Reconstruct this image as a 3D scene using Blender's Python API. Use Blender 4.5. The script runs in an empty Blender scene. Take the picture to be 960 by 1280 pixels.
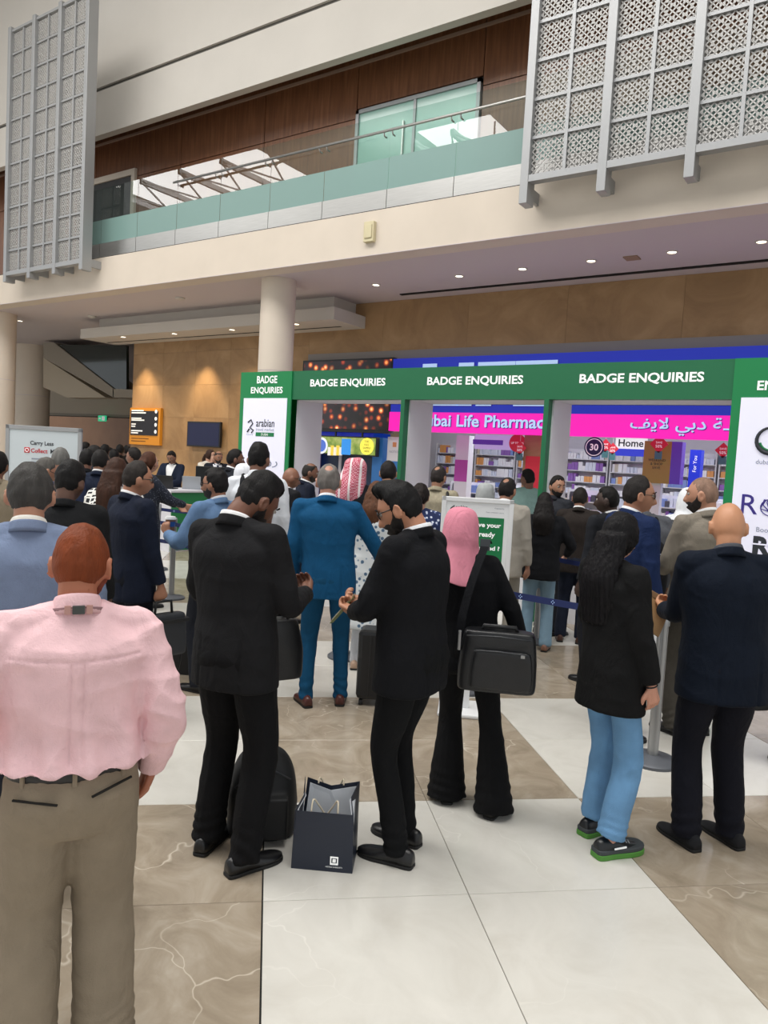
import bpy, bmesh, math, random
import numpy as np
from mathutils import Matrix, Vector, Euler

random.seed(7)
scene = bpy.context.scene
COL = scene.collection
PI = math.pi

# ------------------------------------------------------------------ camera
CAM_H, FPX = 1.85, 929.0
YAW, PITCH, ROLL = 0.5924, 0.0679, 0.0560
def _cam_axes():
    cy, sy, cp, sp = math.cos(YAW), math.sin(YAW), math.cos(PITCH), math.sin(PITCH)
    f = np.array([-sy * cp, cy * cp, -sp]); r = np.array([cy, sy, 0.0]); u = np.cross(r, f)
    cr, sr = math.cos(ROLL), math.sin(ROLL)
    return cr * r + sr * u, -sr * r + cr * u, f
CR, CU, CF = _cam_axes()
cam_data = bpy.data.cameras.new('camera')
cam = bpy.data.objects.new('camera', cam_data)
COL.objects.link(cam)
cam.matrix_world = Matrix(((CR[0], CU[0], -CF[0], 0), (CR[1], CU[1], -CF[1], 0), (CR[2], CU[2], -CF[2], CAM_H), (0, 0, 0, 1)))
cam_data.sensor_fit = 'VERTICAL'; cam_data.sensor_height = 36.0; cam_data.lens = FPX / 1280 * 36.0
cam_data.clip_end = 300
scene.camera = cam

# ------------------------------------------------------------------ world, big lights, exposure
world = bpy.data.worlds.new('world'); scene.world = world; world.use_nodes = True
wb = world.node_tree.nodes['Background']
wb.inputs[0].default_value = (0.93, 0.965, 1.0, 1); wb.inputs[1].default_value = .95
def area_light(name, loc, size, size_y, power, target, color=(1, 1, 1)):
    l = bpy.data.lights.new(name, 'AREA'); l.shape = 'RECTANGLE'; l.size = size; l.size_y = size_y
    l.energy = power; l.color = color
    o = bpy.data.objects.new(name, l); COL.objects.link(o); o.location = loc
    o.rotation_euler = (Vector(target) - Vector(loc)).to_track_quat('-Z', 'Y').to_euler()
    return o
area_light('skylight_glow', (-8, .8, 16.25), 26, 7.5, 5200, (-8, .8, 0), (1.0, 0.985, 0.96))
area_light('skylight_glow', (-31.5, -6, 16.25), 11, 5.5, 1500, (-31.5, -6, 0), (1.0, 0.99, 0.97))
area_light('skylight_glow', (-16.5, -7.5, 16.25), 3.5, 4, 350, (-16.5, -7.5, 0), (1.0, 0.99, 0.97))
vs = scene.view_settings
vs.view_transform = 'Standard'; vs.look = 'None'; vs.gamma = 1.0; vs.use_curve_mapping = False
vs.exposure = -0.13

# ------------------------------------------------------------------ pixel helpers (960 x 1280 frame) used to survey the place
def ray(x, y):
    return CR * ((x - 480) / FPX) - CU * ((y - 640) / FPX) + CF
def at_y(x, y, Y):
    d = ray(x, y); t = Y / d[1]; return np.array([0, 0, CAM_H]) + t * d
def at_z(x, y, z=0.0):
    d = ray(x, y); t = (z - CAM_H) / d[2]; return np.array([0, 0, CAM_H]) + t * d
def at_d(x, y, D):
    return np.array([0, 0, CAM_H]) + D * ray(x, y)
def project(p):
    v = np.array(p, float) - [0, 0, CAM_H]; z = v @ CF
    return 480 + FPX * (v @ CR) / z, 640 - FPX * (v @ CU) / z, z

# ------------------------------------------------------------------ materials
def lin(c):
    if isinstance(c, str):
        c = [int(c[i:i + 2], 16) / 255 for i in (1, 3, 5)]
    return tuple((v / 12.92 if v <= .04045 else ((v + .055) / 1.055) ** 2.4) for v in c[:3]) + (1,)
MATS = {}
def mat(name, color='#808080', rough=.5, metal=0.0, emit=None, estr=1.0, var=0.0, vscale=8.0, bump=0.0, bscale=60.0, sheen=0.0, spec=.5, coat=0.0, stretch=(1, 1, 1), wrinkle=0.0):
    if name in MATS: return MATS[name]
    m = bpy.data.materials.new(name); m.use_nodes = True; nt = m.node_tree
    b = nt.nodes['Principled BSDF']
    b.inputs['Base Color'].default_value = lin(color); b.inputs['Roughness'].default_value = rough
    b.inputs['Metallic'].default_value = metal; b.inputs['Specular IOR Level'].default_value = spec
    if sheen: b.inputs['Sheen Weight'].default_value = sheen; b.inputs['Sheen Roughness'].default_value = .5
    if coat: b.inputs['Coat Weight'].default_value = coat
    if emit:
        b.inputs['Emission Color'].default_value = lin(emit); b.inputs['Emission Strength'].default_value = estr
    tc = mp = None
    if var or bump:
        tc = nt.nodes.new('ShaderNodeTexCoord'); mp = nt.nodes.new('ShaderNodeMapping')
        mp.inputs['Scale'].default_value = stretch
        nt.links.new(tc.outputs['Object'], mp.inputs[0])
    if var:
        n = nt.nodes.new('ShaderNodeTexNoise'); n.inputs['Scale'].default_value = vscale; n.inputs['Detail'].default_value = 6
        nt.links.new(mp.outputs[0], n.inputs['Vector'])
        r = nt.nodes.new('ShaderNodeMapRange'); r.inputs[1].default_value = .3; r.inputs[2].default_value = .7
        r.inputs[3].default_value = 1 - var; r.inputs[4].default_value = 1 + var
        nt.links.new(n.outputs[0], r.inputs[0])
        mx = nt.nodes.new('ShaderNodeMix'); mx.data_type = 'RGBA'; mx.blend_type = 'MULTIPLY'; mx.inputs[0].default_value = 1
        mx.inputs[6].default_value = lin(color); nt.links.new(r.outputs[0], mx.inputs[7]); nt.links.new(mx.outputs[2], b.inputs['Base Color'])
    if bump:
        n = nt.nodes.new('ShaderNodeTexNoise'); n.inputs['Scale'].default_value = bscale; n.inputs['Detail'].default_value = 4
        nt.links.new(mp.outputs[0], n.inputs['Vector'])
        bp = nt.nodes.new('ShaderNodeBump'); bp.inputs['Strength'].default_value = bump; bp.inputs['Distance'].default_value = .01
        nt.links.new(n.outputs[0], bp.inputs['Height']); nt.links.new(bp.outputs[0], b.inputs['Normal'])
        if wrinkle:
            m2 = nt.nodes.new('ShaderNodeMapping'); m2.inputs['Scale'].default_value = (1, 1, .55); nt.links.new(tc.outputs['Object'], m2.inputs[0])
            n2 = nt.nodes.new('ShaderNodeTexNoise'); n2.inputs['Scale'].default_value = 9.0; n2.inputs['Detail'].default_value = 3; n2.inputs['Distortion'].default_value = 1.6; nt.links.new(m2.outputs[0], n2.inputs['Vector'])
            b2 = nt.nodes.new('ShaderNodeBump'); b2.inputs['Strength'].default_value = wrinkle; b2.inputs['Distance'].default_value = .035
            nt.links.new(n2.outputs[0], b2.inputs['Height']); nt.links.new(b2.outputs[0], bp.inputs['Normal'])
    MATS[name] = m
    return m
def node_mat(name):
    m = bpy.data.materials.new(name); m.use_nodes = True; MATS[name] = m
    return m, m.node_tree, m.node_tree.nodes['Principled BSDF']
def N(nt, kind, **kw):
    n = nt.nodes.new(kind)
    for k, v in kw.items():
        if k.startswith('i_'):
            key = k[2:]; n.inputs[int(key) if key.isdigit() else key].default_value = v
        else: setattr(n, k, v)
    return n
def ramp(nt, stops, interp='LINEAR'):
    r = nt.nodes.new('ShaderNodeValToRGB'); r.color_ramp.interpolation = interp
    e = r.color_ramp.elements
    e[0].position, e[0].color = stops[0][0], lin(stops[0][1])
    e[1].position, e[1].color = stops[-1][0], lin(stops[-1][1])
    for p, c in stops[1:-1]:
        x = e.new(p); x.color = lin(c)
    return r

# ------------------------------------------------------------------ mesh helpers
class MB:
    def __init__(self): self.v = []; self.f = []; self.m = []
    def add(self, verts, faces, mi=0):
        o = len(self.v); self.v.extend(tuple(float(c) for c in p) for p in verts)
        self.f.extend(tuple(i + o for i in f) for f in faces); self.m.extend([mi] * len(faces)); return self
    def box(self, x0, x1, y0, y1, z0, z1, mi=0):
        if x0 > x1: x0, x1 = x1, x0
        if y0 > y1: y0, y1 = y1, y0
        if z0 > z1: z0, z1 = z1, z0
        v = [(x, y, z) for z in (z0, z1) for y in (y0, y1) for x in (x0, x1)]
        return self.add(v, [(0, 2, 3, 1), (4, 5, 7, 6), (0, 1, 5, 4), (2, 6, 7, 3), (0, 4, 6, 2), (1, 3, 7, 5)], mi)
    def bar(self, a, b, w, h, up=(0, 0, 1), mi=0):
        a, b, up = np.array(a, float), np.array(b, float), np.array(up, float)
        d = b - a; d /= np.linalg.norm(d); s = np.cross(d, up)
        if np.linalg.norm(s) < 1e-6: s = np.cross(d, [1, 0, 0])
        s /= np.linalg.norm(s); u = np.cross(s, d)
        v = [p + s * sx * w / 2 + u * sz * h / 2 for p in (a, b) for sz in (-1, 1) for sx in (-1, 1)]
        return self.add(v, [(0, 1, 3, 2), (4, 6, 7, 5), (0, 4, 5, 1), (2, 3, 7, 6), (0, 2, 6, 4), (1, 5, 7, 3)], mi)
    def prism(self, poly, z0, z1, mi=0):
        n = len(poly)
        v = [(x, y, z0) for x, y in poly] + [(x, y, z1) for x, y in poly]
        f = [tuple(range(n - 1, -1, -1)), tuple(range(n, 2 * n))] + [(i, (i + 1) % n, n + (i + 1) % n, n + i) for i in range(n)]
        return self.add(v, f, mi)
    def lathe(self, prof, n=24, c=(0, 0), mi=0, cap=True):
        v = [(c[0] + r * math.cos(2 * PI * k / n), c[1] + r * math.sin(2 * PI * k / n), z) for r, z in prof for k in range(n)]
        f = [(i * n + k, i * n + (k + 1) % n, (i + 1) * n + (k + 1) % n, (i + 1) * n + k) for i in range(len(prof) - 1) for k in range(n)]
        if cap: f += [tuple(range(n - 1, -1, -1)), tuple(range((len(prof) - 1) * n, len(prof) * n))]
        return self.add(v, f, mi)
    def tube(self, pts, rad, n=8, mi=0, closed=False):
        pts = [np.array(p, float) for p in pts]; m = len(pts)
        rr = rad if hasattr(rad, '__len__') else [rad] * m
        v = []; ref = None
        for i, p in enumerate(pts):
            if closed: t = pts[(i + 1) % m] - pts[i - 1]
            else: t = pts[min(i + 1, m - 1)] - pts[max(i - 1, 0)]
            t = t / (np.linalg.norm(t) + 1e-9)
            if ref is None: ref = np.array([0, 0, 1.]) if abs(t[2]) < .9 else np.array([1., 0, 0])
            s = np.cross(t, ref); s /= np.linalg.norm(s); u = np.cross(s, t); ref = u
            for k in range(n):
                a = 2 * PI * k / n; v.append(p + rr[i] * (math.cos(a) * s + math.sin(a) * u))
        f = [(i * n + k, i * n + (k + 1) % n, ((i + 1) % m) * n + (k + 1) % n, ((i + 1) % m) * n + k) for i in range(m if closed else m - 1) for k in range(n)]
        if not closed: f += [tuple(range(n - 1, -1, -1)), tuple(range((m - 1) * n, m * n))]
        return self.add(v, f, mi)
    def mesh(self, name, smooth=False):
        me = bpy.data.meshes.new(name); me.from_pydata(self.v, [], self.f)
        if any(self.m): me.polygons.foreach_set('material_index', self.m)
        if smooth: me.polygons.foreach_set('use_smooth', [True] * len(me.polygons))
        me.update(); return me
    def build(self, name, mats, parent=None, smooth=False, bevel=0.0, loc=None, auto=None):
        me = self.mesh(name, smooth or auto is not None)
        if auto is not None: sharp(me, auto)
        for m in (mats if isinstance(mats, (list, tuple)) else [mats]): me.materials.append(m)
        o = link(name, me, parent, loc)
        if bevel:
            b = o.modifiers.new('bevel', 'BEVEL'); b.width = bevel; b.segments = 2; b.limit_method = 'ANGLE'
        return o
def sharp(me, ang):
    me.set_sharp_from_angle(angle=math.radians(ang))
def link(name, data, parent=None, loc=None):
    o = bpy.data.objects.new(name, data); COL.objects.link(o)
    if parent is not None: o.parent = parent
    if loc is not None: o.location = loc
    return o
def empty(name, loc=(0, 0, 0), rz=0.0, parent=None):
    o = link(name, None, parent, loc); o.rotation_euler = (0, 0, rz); o.empty_display_size = .1; return o
def tag(o, label=None, cat=None, group=None, kind=None):
    if label: o['label'] = label
    if cat: o['category'] = cat
    if group: o['group'] = group
    if kind: o['kind'] = kind
    return o
def thing(name, label, cat, loc=(0, 0, 0), rz=0.0, group=None):
    return tag(empty(name, loc, rz), label, cat, group)
def struct(o): o['kind'] = 'structure'; return o
def copy_tree(o, parent=None):
    c = o.copy(); COL.objects.link(c); c.parent = parent
    for ch in list(o.children): copy_tree(ch, c)
    return c
def text(name, s, m, parent, loc, width=None, height=None, bold=0.0, rot=(PI / 2, 0, 0), align='CENTER', ext=.002, spacing=1.0):
    cu = bpy.data.curves.new(name, 'FONT'); cu.body = s; cu.align_x = align; cu.align_y = 'CENTER'; cu.offset = bold
    cu.space_character = spacing; cu.resolution_u = 3; cu.extrude = 0
    t = bpy.data.objects.new('tmp_text', cu); COL.objects.link(t)
    bpy.context.view_layer.update()
    dg = bpy.context.evaluated_depsgraph_get()
    me = bpy.data.meshes.new_from_object(t.evaluated_get(dg)); bpy.data.objects.remove(t); bpy.data.curves.remove(cu)
    n = len(me.vertices); co = np.empty(n * 3); me.vertices.foreach_get('co', co); co = co.reshape(-1, 3)
    x0, x1, y0, y1 = co[:, 0].min(), co[:, 0].max(), co[:, 1].min(), co[:, 1].max()
    sx = width / (x1 - x0) if width else height / (y1 - y0); sy = height / (y1 - y0) if height else sx
    if align == 'CENTER': co[:, 0] -= (x0 + x1) / 2
    elif align == 'LEFT': co[:, 0] -= x0
    else: co[:, 0] -= x1
    co[:, 1] -= (y0 + y1) / 2
    co[:, 0] *= sx; co[:, 1] *= sy; co[:, 2] = 0
    me.vertices.foreach_set('co', co.ravel()); me.materials.clear(); me.materials.append(m); me.name = name; me.update()
    o = link(name, me, parent, loc); o.rotation_euler = rot
    return o
# ================================================================== materials for the place
YF, YW, YK, ZS = 11.14, 14.5, 8.5, 5.55     # fascia, back wall, enquiry stand, soffit height
M_cream = mat('cream_plaster', '#d5c9ba', .8, var=.03, vscale=1.5)
M_white_pl = mat('white_plaster', '#c8c3bb', .85, var=.03, vscale=.8)
M_soffit = mat('soffit_paint', '#c9bfc0', .8)
M_steel = mat('brushed_steel', '#b9b8b5', .32, .9, var=.08, vscale=3, stretch=(1, 1, 40))
M_alu = mat('aluminium', '#a3a4a5', .45, .45)
M_lattice = mat('lattice_metal', '#b9b7b4', .5, .3)
M_dark = mat('dark_gap', '#15130f', .9)
M_green = mat('stand_green', '#166a42', .5)
M_green_box = mat('stand_green_lit', '#0c7a43', .45, emit='#0b8a48', estr=.12)
M_whitepanel = mat('white_laminate', '#dcdbe0', .55)
M_lightbox = mat('lightbox_white', '#e6e5f2', .5, emit='#e0e0fa', estr=.25)
M_textwhite = mat('letter_white', '#f4f5f3', .6, emit='#ffffff', estr=.25)
M_textdark = mat('letter_dark', '#2b2f35', .7)
M_textgrey = mat('letter_grey', '#8d93a0', .7)
M_textpurple = mat('letter_purple', '#3a2d86', .6)
M_textgreen = mat('letter_green', '#127a46', .6)
M_black_pl = mat('black_plastic', '#17181b', .4)
M_navy = mat('belt_navy', '#16265c', .6)
M_red = mat('print_red', '#c4303a', .6)
M_wood = None

def wood_mat():
    m, nt, b = node_mat('walnut_veneer')
    tc = N(nt, 'ShaderNodeTexCoord'); oi = N(nt, 'ShaderNodeObjectInfo')
    mp = N(nt, 'ShaderNodeMapping'); mp.inputs['Scale'].default_value = (9, 9, .6)
    nt.links.new(tc.outputs['Object'], mp.inputs[0])
    ad = N(nt, 'ShaderNodeVectorMath', operation='ADD'); nt.links.new(mp.outputs[0], ad.inputs[0]); nt.links.new(oi.outputs['Random'], ad.inputs[1])
    n = N(nt, 'ShaderNodeTexNoise', i_Scale=2.0, i_Detail=6.0); nt.links.new(ad.outputs[0], n.inputs['Vector'])
    r = ramp(nt, [(.3, '#6c4530'), (.55, '#7e5338'), (.75, '#8e6145')]); nt.links.new(n.outputs[0], r.inputs[0])
    nt.links.new(r.outputs[0], b.inputs['Base Color']); b.inputs['Roughness'].default_value = .35
    return m
M_wood = wood_mat()

def stone_mat(name, stops, scale=1.0, rough=.5, vein=None, vein_scale=1.2, veins=.012, per_object=True, bump=0.0):
    m, nt, b = node_mat(name)
    ge = N(nt, 'ShaderNodeNewGeometry'); oi = N(nt, 'ShaderNodeObjectInfo')
    mul = N(nt, 'ShaderNodeVectorMath', operation='SCALE'); mul.inputs['Scale'].default_value = 37.0 if per_object else 0.0
    cb = N(nt, 'ShaderNodeCombineXYZ')
    for k in range(3): nt.links.new(oi.outputs['Random'], cb.inputs[k])
    nt.links.new(cb.outputs[0], mul.inputs[0])
    ad = N(nt, 'ShaderNodeVectorMath', operation='ADD'); nt.links.new(ge.outputs['Position'], ad.inputs[0]); nt.links.new(mul.outputs[0], ad.inputs[1])
    n = N(nt, 'ShaderNodeTexNoise', i_Scale=scale, i_Detail=8.0, i_Roughness=.62, i_Distortion=1.2); nt.links.new(ad.outputs[0], n.inputs['Vector'])
    r = ramp(nt, stops); nt.links.new(n.outputs[0], r.inputs[0]); out = r.outputs[0]
    if vein:
        w = N(nt, 'ShaderNodeTexNoise', i_Scale=vein_scale * 1.7, i_Detail=3.0); nt.links.new(ad.outputs[0], w.inputs['Vector'])
        sc = N(nt, 'ShaderNodeVectorMath', operation='SCALE'); sc.inputs['Scale'].default_value = .55; nt.links.new(w.outputs['Color'], sc.inputs[0])
        a2 = N(nt, 'ShaderNodeVectorMath', operation='ADD'); nt.links.new(ad.outputs[0], a2.inputs[0]); nt.links.new(sc.outputs[0], a2.inputs[1])
        vo = N(nt, 'ShaderNodeTexVoronoi', feature='DISTANCE_TO_EDGE', i_Scale=vein_scale); nt.links.new(a2.outputs[0], vo.inputs['Vector'])
        mr = N(nt, 'ShaderNodeMapRange', i_1=0.0, i_2=veins, i_3=1.0, i_4=0.0); nt.links.new(vo.outputs['Distance'], mr.inputs[0])
        nm = N(nt, 'ShaderNodeTexNoise', i_Scale=1.3, i_Detail=2.0); nt.links.new(ad.outputs[0], nm.inputs['Vector'])
        mr2 = N(nt, 'ShaderNodeMapRange', i_1=.45, i_2=.65, i_3=0.0, i_4=.75); nt.links.new(nm.outputs[0], mr2.inputs[0])
        mm = N(nt, 'ShaderNodeMath', operation='MULTIPLY'); nt.links.new(mr.outputs[0], mm.inputs[0]); nt.links.new(mr2.outputs[0], mm.inputs[1])
        mx = N(nt, 'ShaderNodeMix', data_type='RGBA'); nt.links.new(mm.outputs[0], mx.inputs[0]); nt.links.new(out, mx.inputs[6]); mx.inputs[7].default_value = lin(vein)
        out = mx.outputs[2]
    nt.links.new(out, b.inputs['Base Color']); b.inputs['Roughness'].default_value = rough
    return m
M_pale = stone_mat('pale_marble', [(.25, '#c6c2b9'), (.5, '#cfccc4'), (.75, '#d6d3cb')], 2.6, .2, '#dedbd3', 1.5, .006)
M_brown = stone_mat('brown_marble', [(.25, '#877a69'), (.5, '#9d907e'), (.75, '#b3a898')], 3.4, .2, '#d3c8b7', 1.7, .010)
M_trav = stone_mat('travertine', [(.25, '#876845'), (.5, '#9e7d56'), (.78, '#b3926a')], .9, .55, None)
M_grout = mat('grout', '#6b655c', .8)

def glass_mat(name, tint, gloss=.0, rough=0.0):
    m = bpy.data.materials.new(name); m.use_nodes = True; nt = m.node_tree; nt.nodes.clear(); MATS[name] = m
    out = N(nt, 'ShaderNodeOutputMaterial'); tr = N(nt, 'ShaderNodeBsdfTransparent'); tr.inputs[0].default_value = lin(tint)
    gl = N(nt, 'ShaderNodeBsdfGlossy'); gl.inputs['Roughness'].default_value = rough
    fr = N(nt, 'ShaderNodeFresnel'); fr.inputs[0].default_value = 1.5
    a0 = N(nt, 'ShaderNodeMath', operation='ADD'); a0.inputs[1].default_value = gloss; a0.use_clamp = True
    nt.links.new(fr.outputs[0], a0.inputs[0])
    ge = N(nt, 'ShaderNodeNewGeometry'); iv = N(nt, 'ShaderNodeMath', operation='SUBTRACT'); iv.inputs[0].default_value = 1.0; nt.links.new(ge.outputs['Backfacing'], iv.inputs[1])
    ad = N(nt, 'ShaderNodeMath', operation='MULTIPLY'); nt.links.new(a0.outputs[0], ad.inputs[0]); nt.links.new(iv.outputs[0], ad.inputs[1])
    mx = N(nt, 'ShaderNodeMixShader'); nt.links.new(ad.outputs[0], mx.inputs[0]); nt.links.new(tr.outputs[0], mx.inputs[1]); nt.links.new(gl.outputs[0], mx.inputs[2])
    nt.links.new(mx.outputs[0], out.inputs[0]); return m
M_glass = glass_mat('clear_glass', '#e9f3f0', .06)
M_darkglass = mat('dark_glass', '#142422', .1, coat=.3)
def frosted_mat():
    m = bpy.data.materials.new('frosted_glass'); m.use_nodes = True; nt = m.node_tree; MATS['frosted_glass'] = m
    b = nt.nodes['Principled BSDF']; b.inputs['Base Color'].default_value = lin('#84a49e'); b.inputs['Roughness'].default_value = .35
    b.inputs['Alpha'].default_value = .82
    return m
M_frost = frosted_mat()

# ================================================================== floor: 0.885 m tiles in 2 x 2 blocks, laid at 45 degrees to the building
FA = -0.7476
FD = np.array([math.sin(FA), math.cos(FA)]); FG = np.array([math.cos(FA), -math.sin(FA)])
G0, F0, TS = 0.05, 3.885, 0.885
floor = struct(MB().box(-45, 25, -14, 34, -.25, -.006).build('floor', M_grout))
def tile_mesh(m, name):
    h = TS / 2 - .0016; c = .002; mb = MB()
    v = [(-h, -h, -.02), (h, -h, -.02), (h, h, -.02), (-h, h, -.02), (-h, -h, -c), (h, -h, -c), (h, h, -c), (-h, h, -c),
         (-h + c, -h + c, 0), (h - c, -h + c, 0), (h - c, h - c, 0), (-h + c, h - c, 0)]
    f = [(8, 9, 10, 11)] + [(i, (i + 1) % 4, 4 + (i + 1) % 4, 4 + i) for i in range(4)] + [(4 + i, 4 + (i + 1) % 4, 8 + (i + 1) % 4, 8 + i) for i in range(4)]
    mb.add(v, f); me = mb.mesh(name); me.materials.append(m); return me
TM = [tile_mesh(M_brown, 'brown_tile'), tile_mesh(M_pale, 'pale_tile')]
cand = []
for i in range(-30, 30):
    for j in range(-8, 30):
        g, f = G0 + (i + .5) * TS, F0 + (j + .5) * TS
        p = FG * g + FD * f
        if p[1] > 14.3: continue
        x, y, z = project((p[0], p[1], 0))
        if z < .9 or z > 15.5: continue
        m = 420 / z + 60
        if -m < x < 960 + m and y < 1280 + 500 / z + 80: cand.append((z, i, j, p))
cand.sort(key=lambda c: c[0])
for z, i, j, p in cand[:298]:
    pale = ((i // 2) + (j // 2)) % 2 != 0
    t = link('floor_tile', TM[1 if pale else 0], floor, (p[0], p[1], 0)); t.rotation_euler = (0, 0, -FA)
used = set((i, j) for z, i, j, p in cand[:298])
far_b, far_p = MB(), MB()
for i in range(-34, 22):
    for j in range(-14, 34):
        if (i, j) in used: continue
        g, f = G0 + (i + .5) * TS, F0 + (j + .5) * TS; p = FG * g + FD * f
        if not (-38 < p[0] < 16 and -12 < p[1] < 30): continue
        h = TS / 2 - .0016
        q = [p + FG * a * h + FD * b_ * h for a, b_ in ((-1, -1), (1, -1), (1, 1), (-1, 1))]
        (far_p if ((i // 2) + (j // 2)) % 2 else far_b).add([(a[0], a[1], 0) for a in q] + [(a[0], a[1], -.02) for a in q], [(0, 1, 2, 3), (4, 5, 1, 0), (5, 6, 2, 1), (6, 7, 3, 2), (7, 4, 0, 3)])
M_pale_far = stone_mat('pale_marble_far', [(.25, '#c6c2b9'), (.5, '#cfccc4'), (.75, '#d6d3cb')], 2.6, .2, '#dedbd3', 1.5, .006, per_object=False)
M_brown_far = stone_mat('brown_marble_far', [(.25, '#877a69'), (.5, '#9d907e'), (.75, '#b3a898')], 3.4, .2, '#d3c8b7', 1.7, .010, per_object=False)
tag(far_b.build('distant_brown_tiles', M_brown_far, floor), kind='stuff')
tag(far_p.build('distant_pale_tiles', M_pale_far, floor), kind='stuff')
# dark expansion joint
ej = MB(); a0, a1 = FG * G0 + FD * -1.0, FG * G0 + FD * 16.0
ej.bar((a0[0], a0[1], .0003), (a1[0], a1[1], .0003), .007, .0012); ej.build('expansion_joint', M_dark, floor)

# ================================================================== building shell
fas = struct(MB().box(-45, 12, YF, YF + .4, ZS, 6.35).build('wall_fascia', M_cream))
MB().box(-45, 12, YF + .02, YF + .4, 6.35, 6.37).build('shadow_gap', M_dark, fas)
MB().box(-45, 12, YF - .02, YF - .001, ZS, ZS + .012).build('drip_edge', M_soffit, fas)
ceil = struct(MB().box(-45, 12, YF + .4, 32, ZS + .02, ZS + .3).build('ceiling', M_soffit))
MB().box(-9.3, 12, 13.95, 14.05, ZS - .0, ZS + .03).build('linear_slot', M_dark, ceil)
upfl = struct(MB().box(-45, 12, YF + .4, 13.4, ZS + .3, 6.4).build('floor_upper', M_cream))
wall_u = struct(MB().box(-45, 12, 13.45, 13.8, 6.3, 16).build('wall_upper', M_dark))
# walnut panels
YU = 13.4
zj = float(at_y(310, 184, YU)[2])
xs = [-30.0]
for px in (120, 225, 328, 450): xs.append(float(at_y(px, 230, YU)[0]))
xd0, xd1 = float(at_y(447, 140, YU)[0]), float(at_y(603, 98, YU)[0])
zd = float(at_y(603, 98, YU)[2])
xs[-1] = xd0 - .02
edges = [-26, -24] + xs[1:] + [xd1 + .02, xd1 + 2.3, xd1 + 4.6, xd1 + 6.9, xd1 + 9.2]
for a, b in zip(edges[:-1], edges[1:]):
    door_here = abs(a - xs[-1]) < 1e-6
    if not door_here: MB().box(a + .01, b - .01, YU, YU + .05, 6.4, zj - .01).build('wood_panel', M_wood, wall_u)
    MB().box(a + .01, b - .01, YU, YU + .05, (zd + .06 if door_here else zj + .01), 11.6).build('wood_panel', M_wood, wall_u)
zr = float(at_y(480, 72, YU)[2])
MB().box(-26, 10, YU - .05, YU - .01, zr - .03, zr + .03).build('picture_rail', mat('rail_pale', '#a98f80', .4), wall_u)
# glass doors upstairs
dr = struct(empty('door_1', ((xd0 + xd1) / 2, YU, 6.4)))
w = (xd1 - xd0) / 2; hd = zd - 6.4
MB().box(-w, -w + .08, -.06, .04, 0, hd).box(w - .08, w, -.06, .04, 0, hd).box(-w, w, -.06, .04, hd - .08, hd).build('door_frame', M_alu, dr)
M_doorglass = mat('sea_glass', '#a3c9bd', .12)
MB().box(-w + .08, -.03, -.02, .0, 0, hd - .08).build('door_leaf', M_doorglass, dr)
MB().box(.03, w - .08, -.02, .0, 0, hd - .08).build('door_leaf', M_doorglass, dr)
MB().box(-.03, .03, -.05, .0, 0, hd - .08).build('mullion', M_alu, dr)
MB().box(-w * .18, -w * .16, -.07, -.02, 1.5, 2.6).build('door_handle', M_steel, dr)
# dark opening at the far left of the gallery
d2 = struct(empty('door_2', (float(at_y(140, 235, YU)[0]), YU, 6.4)))
zt2 = float(at_y(150, 224, YU)[2]) - 6.4
MB().box(-1.6, .95, -.03, .02, 0, zt2).build('door_leaf', M_black_pl, d2)
MB().box(-1.6, 1.1, -.08, .02, zt2, zt2 + .16).box(.95, 1.1, -.08, .02, 0, zt2).build('door_frame', M_cream, d2)
# bulkhead above the gallery
YB = 12.2
zb0, zb1 = float(at_y(480, 54, YB)[2]), float(at_y(300, 45, YB)[2])
bk = struct(MB().box(-45, 12, YB, YB + .2, zb0, zb1 - .05).build('wall_bulkhead', M_white_pl))
MB().box(-45, 12, YB + .06, YB + .2, zb1 - .05, zb1 + .05).build('shadow_gap', mat('gap_grey', '#57534d', .8), bk)
MB().box(-45, 12, YB, YB + .2, zb1 + .05, 16).build('upper_board', M_white_pl, bk)
rf = struct(MB().box(-50, 14, -16, 14, 16.35, 16.6).build('ceiling_atrium', M_white_pl))
# skylight trusses over the atrium
sk = struct(empty('ceiling_skylight', (0, 0, 15.9)))
for x0_, y0_, nx, dx, ya, yb in ((-37, -9, 4, 3.0, -9, -3.2), (-20, -3, 9, 3.0, -3, 4.6), (-18.5, -9.5, 2, 2.0, -9.5, -5.5)):
    for k in range(nx):
        x = x0_ + k * dx; t = MB()
        t.bar((x, ya, 0), (x, yb, 0), .16, .26); t.build('truss', M_alu, sk)
        t = MB(); t.bar((x, ya, 0), (x + dx / 2, (ya + yb) / 2, -.25), .07, .07); t.bar((x + dx, ya, 0), (x + dx / 2, (ya + yb) / 2, -.25), .07, .07)
        t.bar((x, yb, 0), (x + dx / 2, (ya + yb) / 2, -.25), .07, .07); t.bar((x + dx, yb, 0), (x + dx / 2, (ya + yb) / 2, -.25), .07, .07); t.build('brace', M_alu, sk)

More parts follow.
